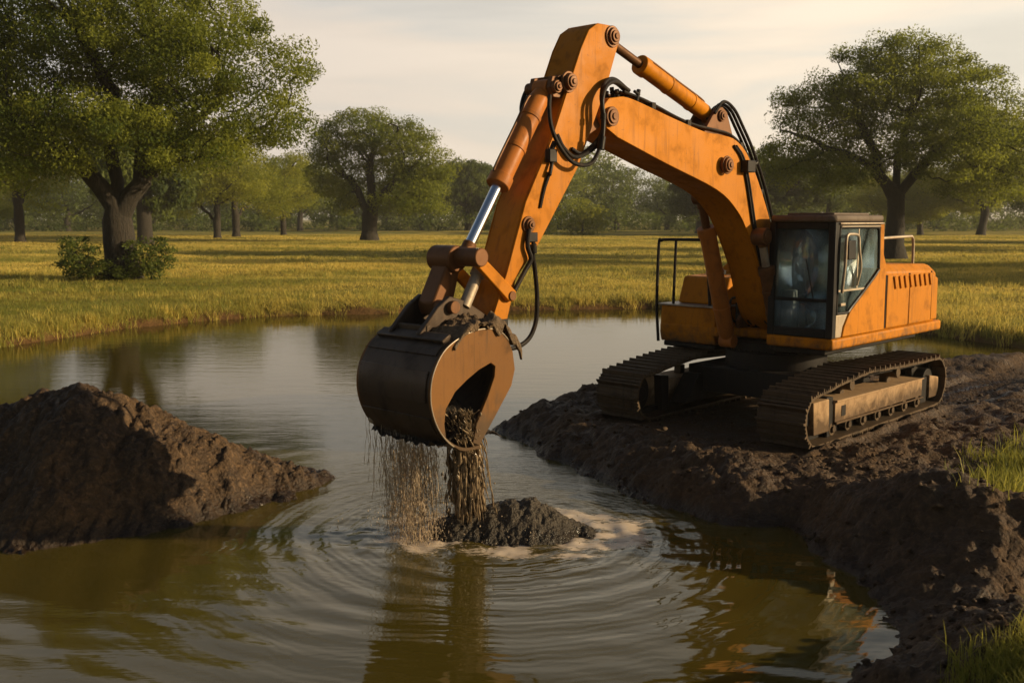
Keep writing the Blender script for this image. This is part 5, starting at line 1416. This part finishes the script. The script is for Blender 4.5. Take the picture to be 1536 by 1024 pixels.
def meadow_grass():
    rs = np.random.RandomState(91)
    # sampled by depth so that the near meadow is thick and the far one thins out into the ground
    N = 900000
    D = 22 * (150 / 22) ** (rs.rand(N) ** 0.85); u = rs.uniform(-110, 1650, N); x = (u - 768) / 1493.3 * D; y = D
    sd = shore(x, y)
    ok = (sd > 0.10) & ~((x < 16.5) & (x > -1.6) & (y < 23.9)); x, y, D, sd = x[ok], y[ok], D[ok], sd[ok]
    patch = fbm(x * 0.10, y * 0.22, 4); pk = vnoise(x * 0.9, y * 0.9)
    thin = rs.rand(len(x)) < np.clip(0.55 + 0.6 * pk + 0.3 * patch, 0.15, 1); x, y, D, sd, patch = x[thin], y[thin], D[thin], sd[thin], patch[thin]
    z = meadow_z(x, y, sd) - 0.02
    H = (0.05 + 0.07 * rs.rand(len(x)) + 0.07 * np.clip(patch + 0.2, 0, 1)) * (1 + 0.6 * np.exp(-sd / 0.8)) * np.clip(1 + (D - 45) / 160, 1, 1.5)
    W = 0.013 * (D / 26) ** 1.1
    tint = np.clip(0.50 + 1.3 * fbm(x * 0.055 + 3, y * 0.20, 4) + 0.12 * sstep(34, 55, D) + rs.normal(0, 0.09, len(x)) + 0.25 * np.exp(-sd / 0.5) * (vnoise(x * 1.3, y) - 0.3), 0, 1)  # gold and green patches; the stretched bands also paint in tree shadows
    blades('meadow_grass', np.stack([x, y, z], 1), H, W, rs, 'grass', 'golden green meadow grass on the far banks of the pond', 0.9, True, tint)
    # taller clumps overhanging the water's edge
    P = []; T = []
    k = 0
    while k < 2600:
        D0 = rs.uniform(24, 38); x0 = rs.uniform(-0.62, 0.62) * D0 * 1.0; s = shore(np.array([x0]), np.array([D0]))[0]
        if 0.0 < s < 0.55 and not (-1.6 < x0 < 16 and D0 < 23.9):
            m = rs.randint(16, 50); q = rs.normal(0, 0.14, (m, 2)); tt = rs.rand() ** 1.4
            for a, b in q: P.append((x0 + a, D0 + b)); T.append(tt)
        k += 1 if s < 3 else 0.02
    P = np.array(P); z = meadow_z(P[:, 0], P[:, 1]); z = np.maximum(z, -0.02)
    n = len(P); t = np.clip(np.array(T) * 0.8 + rs.normal(0.1, 0.15, n), 0, 1)
    blades('bank_grass', np.stack([P[:, 0], P[:, 1], z], 1), rs.uniform(0.12, 0.36, n), np.full(n, 0.018), rs, 'grass', 'tufts of taller grass overhanging the far water edge', 0.5, True, t)


def tuft_grass():
    # ranker tufts dotted through the meadow
    rs = np.random.RandomState(55); n = 5200
    D = 26 * (95 / 26) ** rs.rand(n); x = (rs.uniform(-60, 1600, n) - 768) / 1493.3 * D
    ok = (shore(x, D) > 0.3) & ~((x < 16.5) & (x > -1.6) & (D < 23.9)) & (rs.rand(n) < 0.25 + 1.2 * np.clip(fbm(x * 0.13 + 5, D * 0.3, 3) + 0.1, 0, 1)); x, D = x[ok], D[ok]; n = len(x)
    c = rs.randint(10, 26, n); i = np.repeat(np.arange(n), c); k = len(i); sp = (0.10 + 0.16 * rs.rand(n))[i]
    px = x[i] + rs.normal(0, 1, k) * sp; py = D[i] + rs.normal(0, 1, k) * sp; pz = meadow_z(px, py) - 0.02
    t = np.clip((rs.rand(n) ** 1.6)[i] * 0.8 + rs.normal(0.02, 0.08, k), 0, 1); H = ((0.14 + 0.22 * rs.rand(n))[i]) * rs.uniform(0.6, 1.1, k)
    blades('grass_tufts', np.stack([px, py, pz], 1), H, 0.016 * (D[i] / 26) ** 1.1, rs, 'grass', 'ranker tufts of darker grass dotted through the meadow', 0.45, True, t)


def near_grass():
    rs = np.random.RandomState(17)
    def scatter(poly, box, n, hh, ww, name, label, soft):
        x = rs.uniform(box[0], box[2], n); y = rs.uniform(box[1], box[3], n)
        d = segdist(poly, x, y) * np.where(inside(poly, x, y), 1, -1) + 0.55 * fbm(x * 1.5, y * 1.5, 4)
        ok = (rs.rand(n) < sstep(-0.25, soft, d)) & (rs.rand(n) < 0.25 + 0.9 * vnoise(x * 3, y * 3)); x, y = x[ok], y[ok]
        z = bank_z(x, y) - 0.01; k = len(x)
        H = hh * (0.45 + 0.9 * rs.rand(k)) * (0.6 + 0.8 * vnoise(x * 1.7, y * 1.7))
        t = np.clip(0.42 + 0.7 * fbm(x * 0.9, y * 0.9, 3) + rs.normal(0, 0.2, k), 0, 1)
        blades(name, np.stack([x, y, z], 1), H, ww * rs.uniform(0.6, 1.3, k), rs, 'near_grass', label, 0.55, True, t)
    scatter(GRASS1, (4.1, 7.5, 13.5, 15.5), 190000, 0.19, 0.011, 'mud_edge_grass', 'sunlit grass on the mud bank at the right edge', 0.5)
    scatter(GRASS2, (2.1, 4.6, 7.5, 7.3), 120000, 0.16, 0.008, 'corner_grass', 'green grass in the near right corner of the bank', 0.3)


meadow_grass(); tuft_grass(); near_grass()


# crumbs and clods of soil lying on the dug banks
def clods():
    rs = np.random.RandomState(77); base = []
    for q in range(5):
        bm = bmesh.new(); bmesh.ops.create_icosphere(bm, subdivisions=2, radius=1)
        for vtx in bm.verts: vtx.co *= 0.75 + 0.5 * mnoise.fractal(vtx.co * 1.3 + Vector((q * 7, 0, 0)), 0.8, 2, 3); 
        bm.verts.ensure_lookup_table()
        base.append((np.array([vtx.co[:] for vtx in bm.verts]), np.array([[v.index for v in f.verts] for f in bm.faces]))); bm.free()
    V = []; F = []; o = 0; n = 0
    while n < 2600:
        x = rs.uniform(-0.2, 9.5); y = rs.uniform(5.2, 17.5)
        if y > 12.5 and rs.rand() < 0.6: continue
        lx, ly = to_local(x, y)
        if abs(lx) < 2.35 and 0.85 < abs(ly) < 1.72: continue
        sd = float(shore(np.array([x]), np.array([y]))[0])
        if sd < -0.1: continue
        if sd > 3 and rs.rand() < 0.5: continue
        r = 0.012 + 0.035 * rs.rand() ** 3 + (0.05 * rs.rand() if rs.rand() < 0.04 else 0)
        z = float(bank_z(np.array([x]), np.array([y]))[0]); b, f = base[rs.randint(5)]
        a = rs.uniform(0, 6.28); c, s = math.cos(a), math.sin(a); q = b * r * np.array([1, rs.uniform(0.7, 1.2), rs.uniform(0.55, 0.9)])
        q = np.stack([q[:, 0] * c - q[:, 1] * s + x, q[:, 0] * s + q[:, 1] * c + y, q[:, 2] + z + r * 0.3], 1)
        V.append(q); F.append(f + o); o += len(q); n += 1
    ob = raw_mesh('soil_crumbs', np.concatenate(V), np.concatenate(F), M['mud'], None, True, {'wet': np.zeros(o), 'grass': np.zeros(o)})
    tag(ob, 'crumbs and small clods of soil strewn over the mud bank', 'soil crumbs', kind='stuff')


clods()


# ------------------------------------------------------------------ evening haze over the meadow
def build_haze():
    m, nt, N, L, out = mat('evening_haze')
    v = N('ShaderNodeVolumePrincipled'); v.inputs['Color'].default_value = (1.0, 0.93, 0.80, 1)
    v.inputs['Density'].default_value = 0.00038; v.inputs['Anisotropy'].default_value = 0.35
    L(v.outputs['Volume'], out.inputs['Volume'])
    mb = MB(); mb.box((-2600, -70, -2.2), (2600, 4100, 32)); o = mb.build('haze', m); o['kind'] = 'stuff'


build_haze()
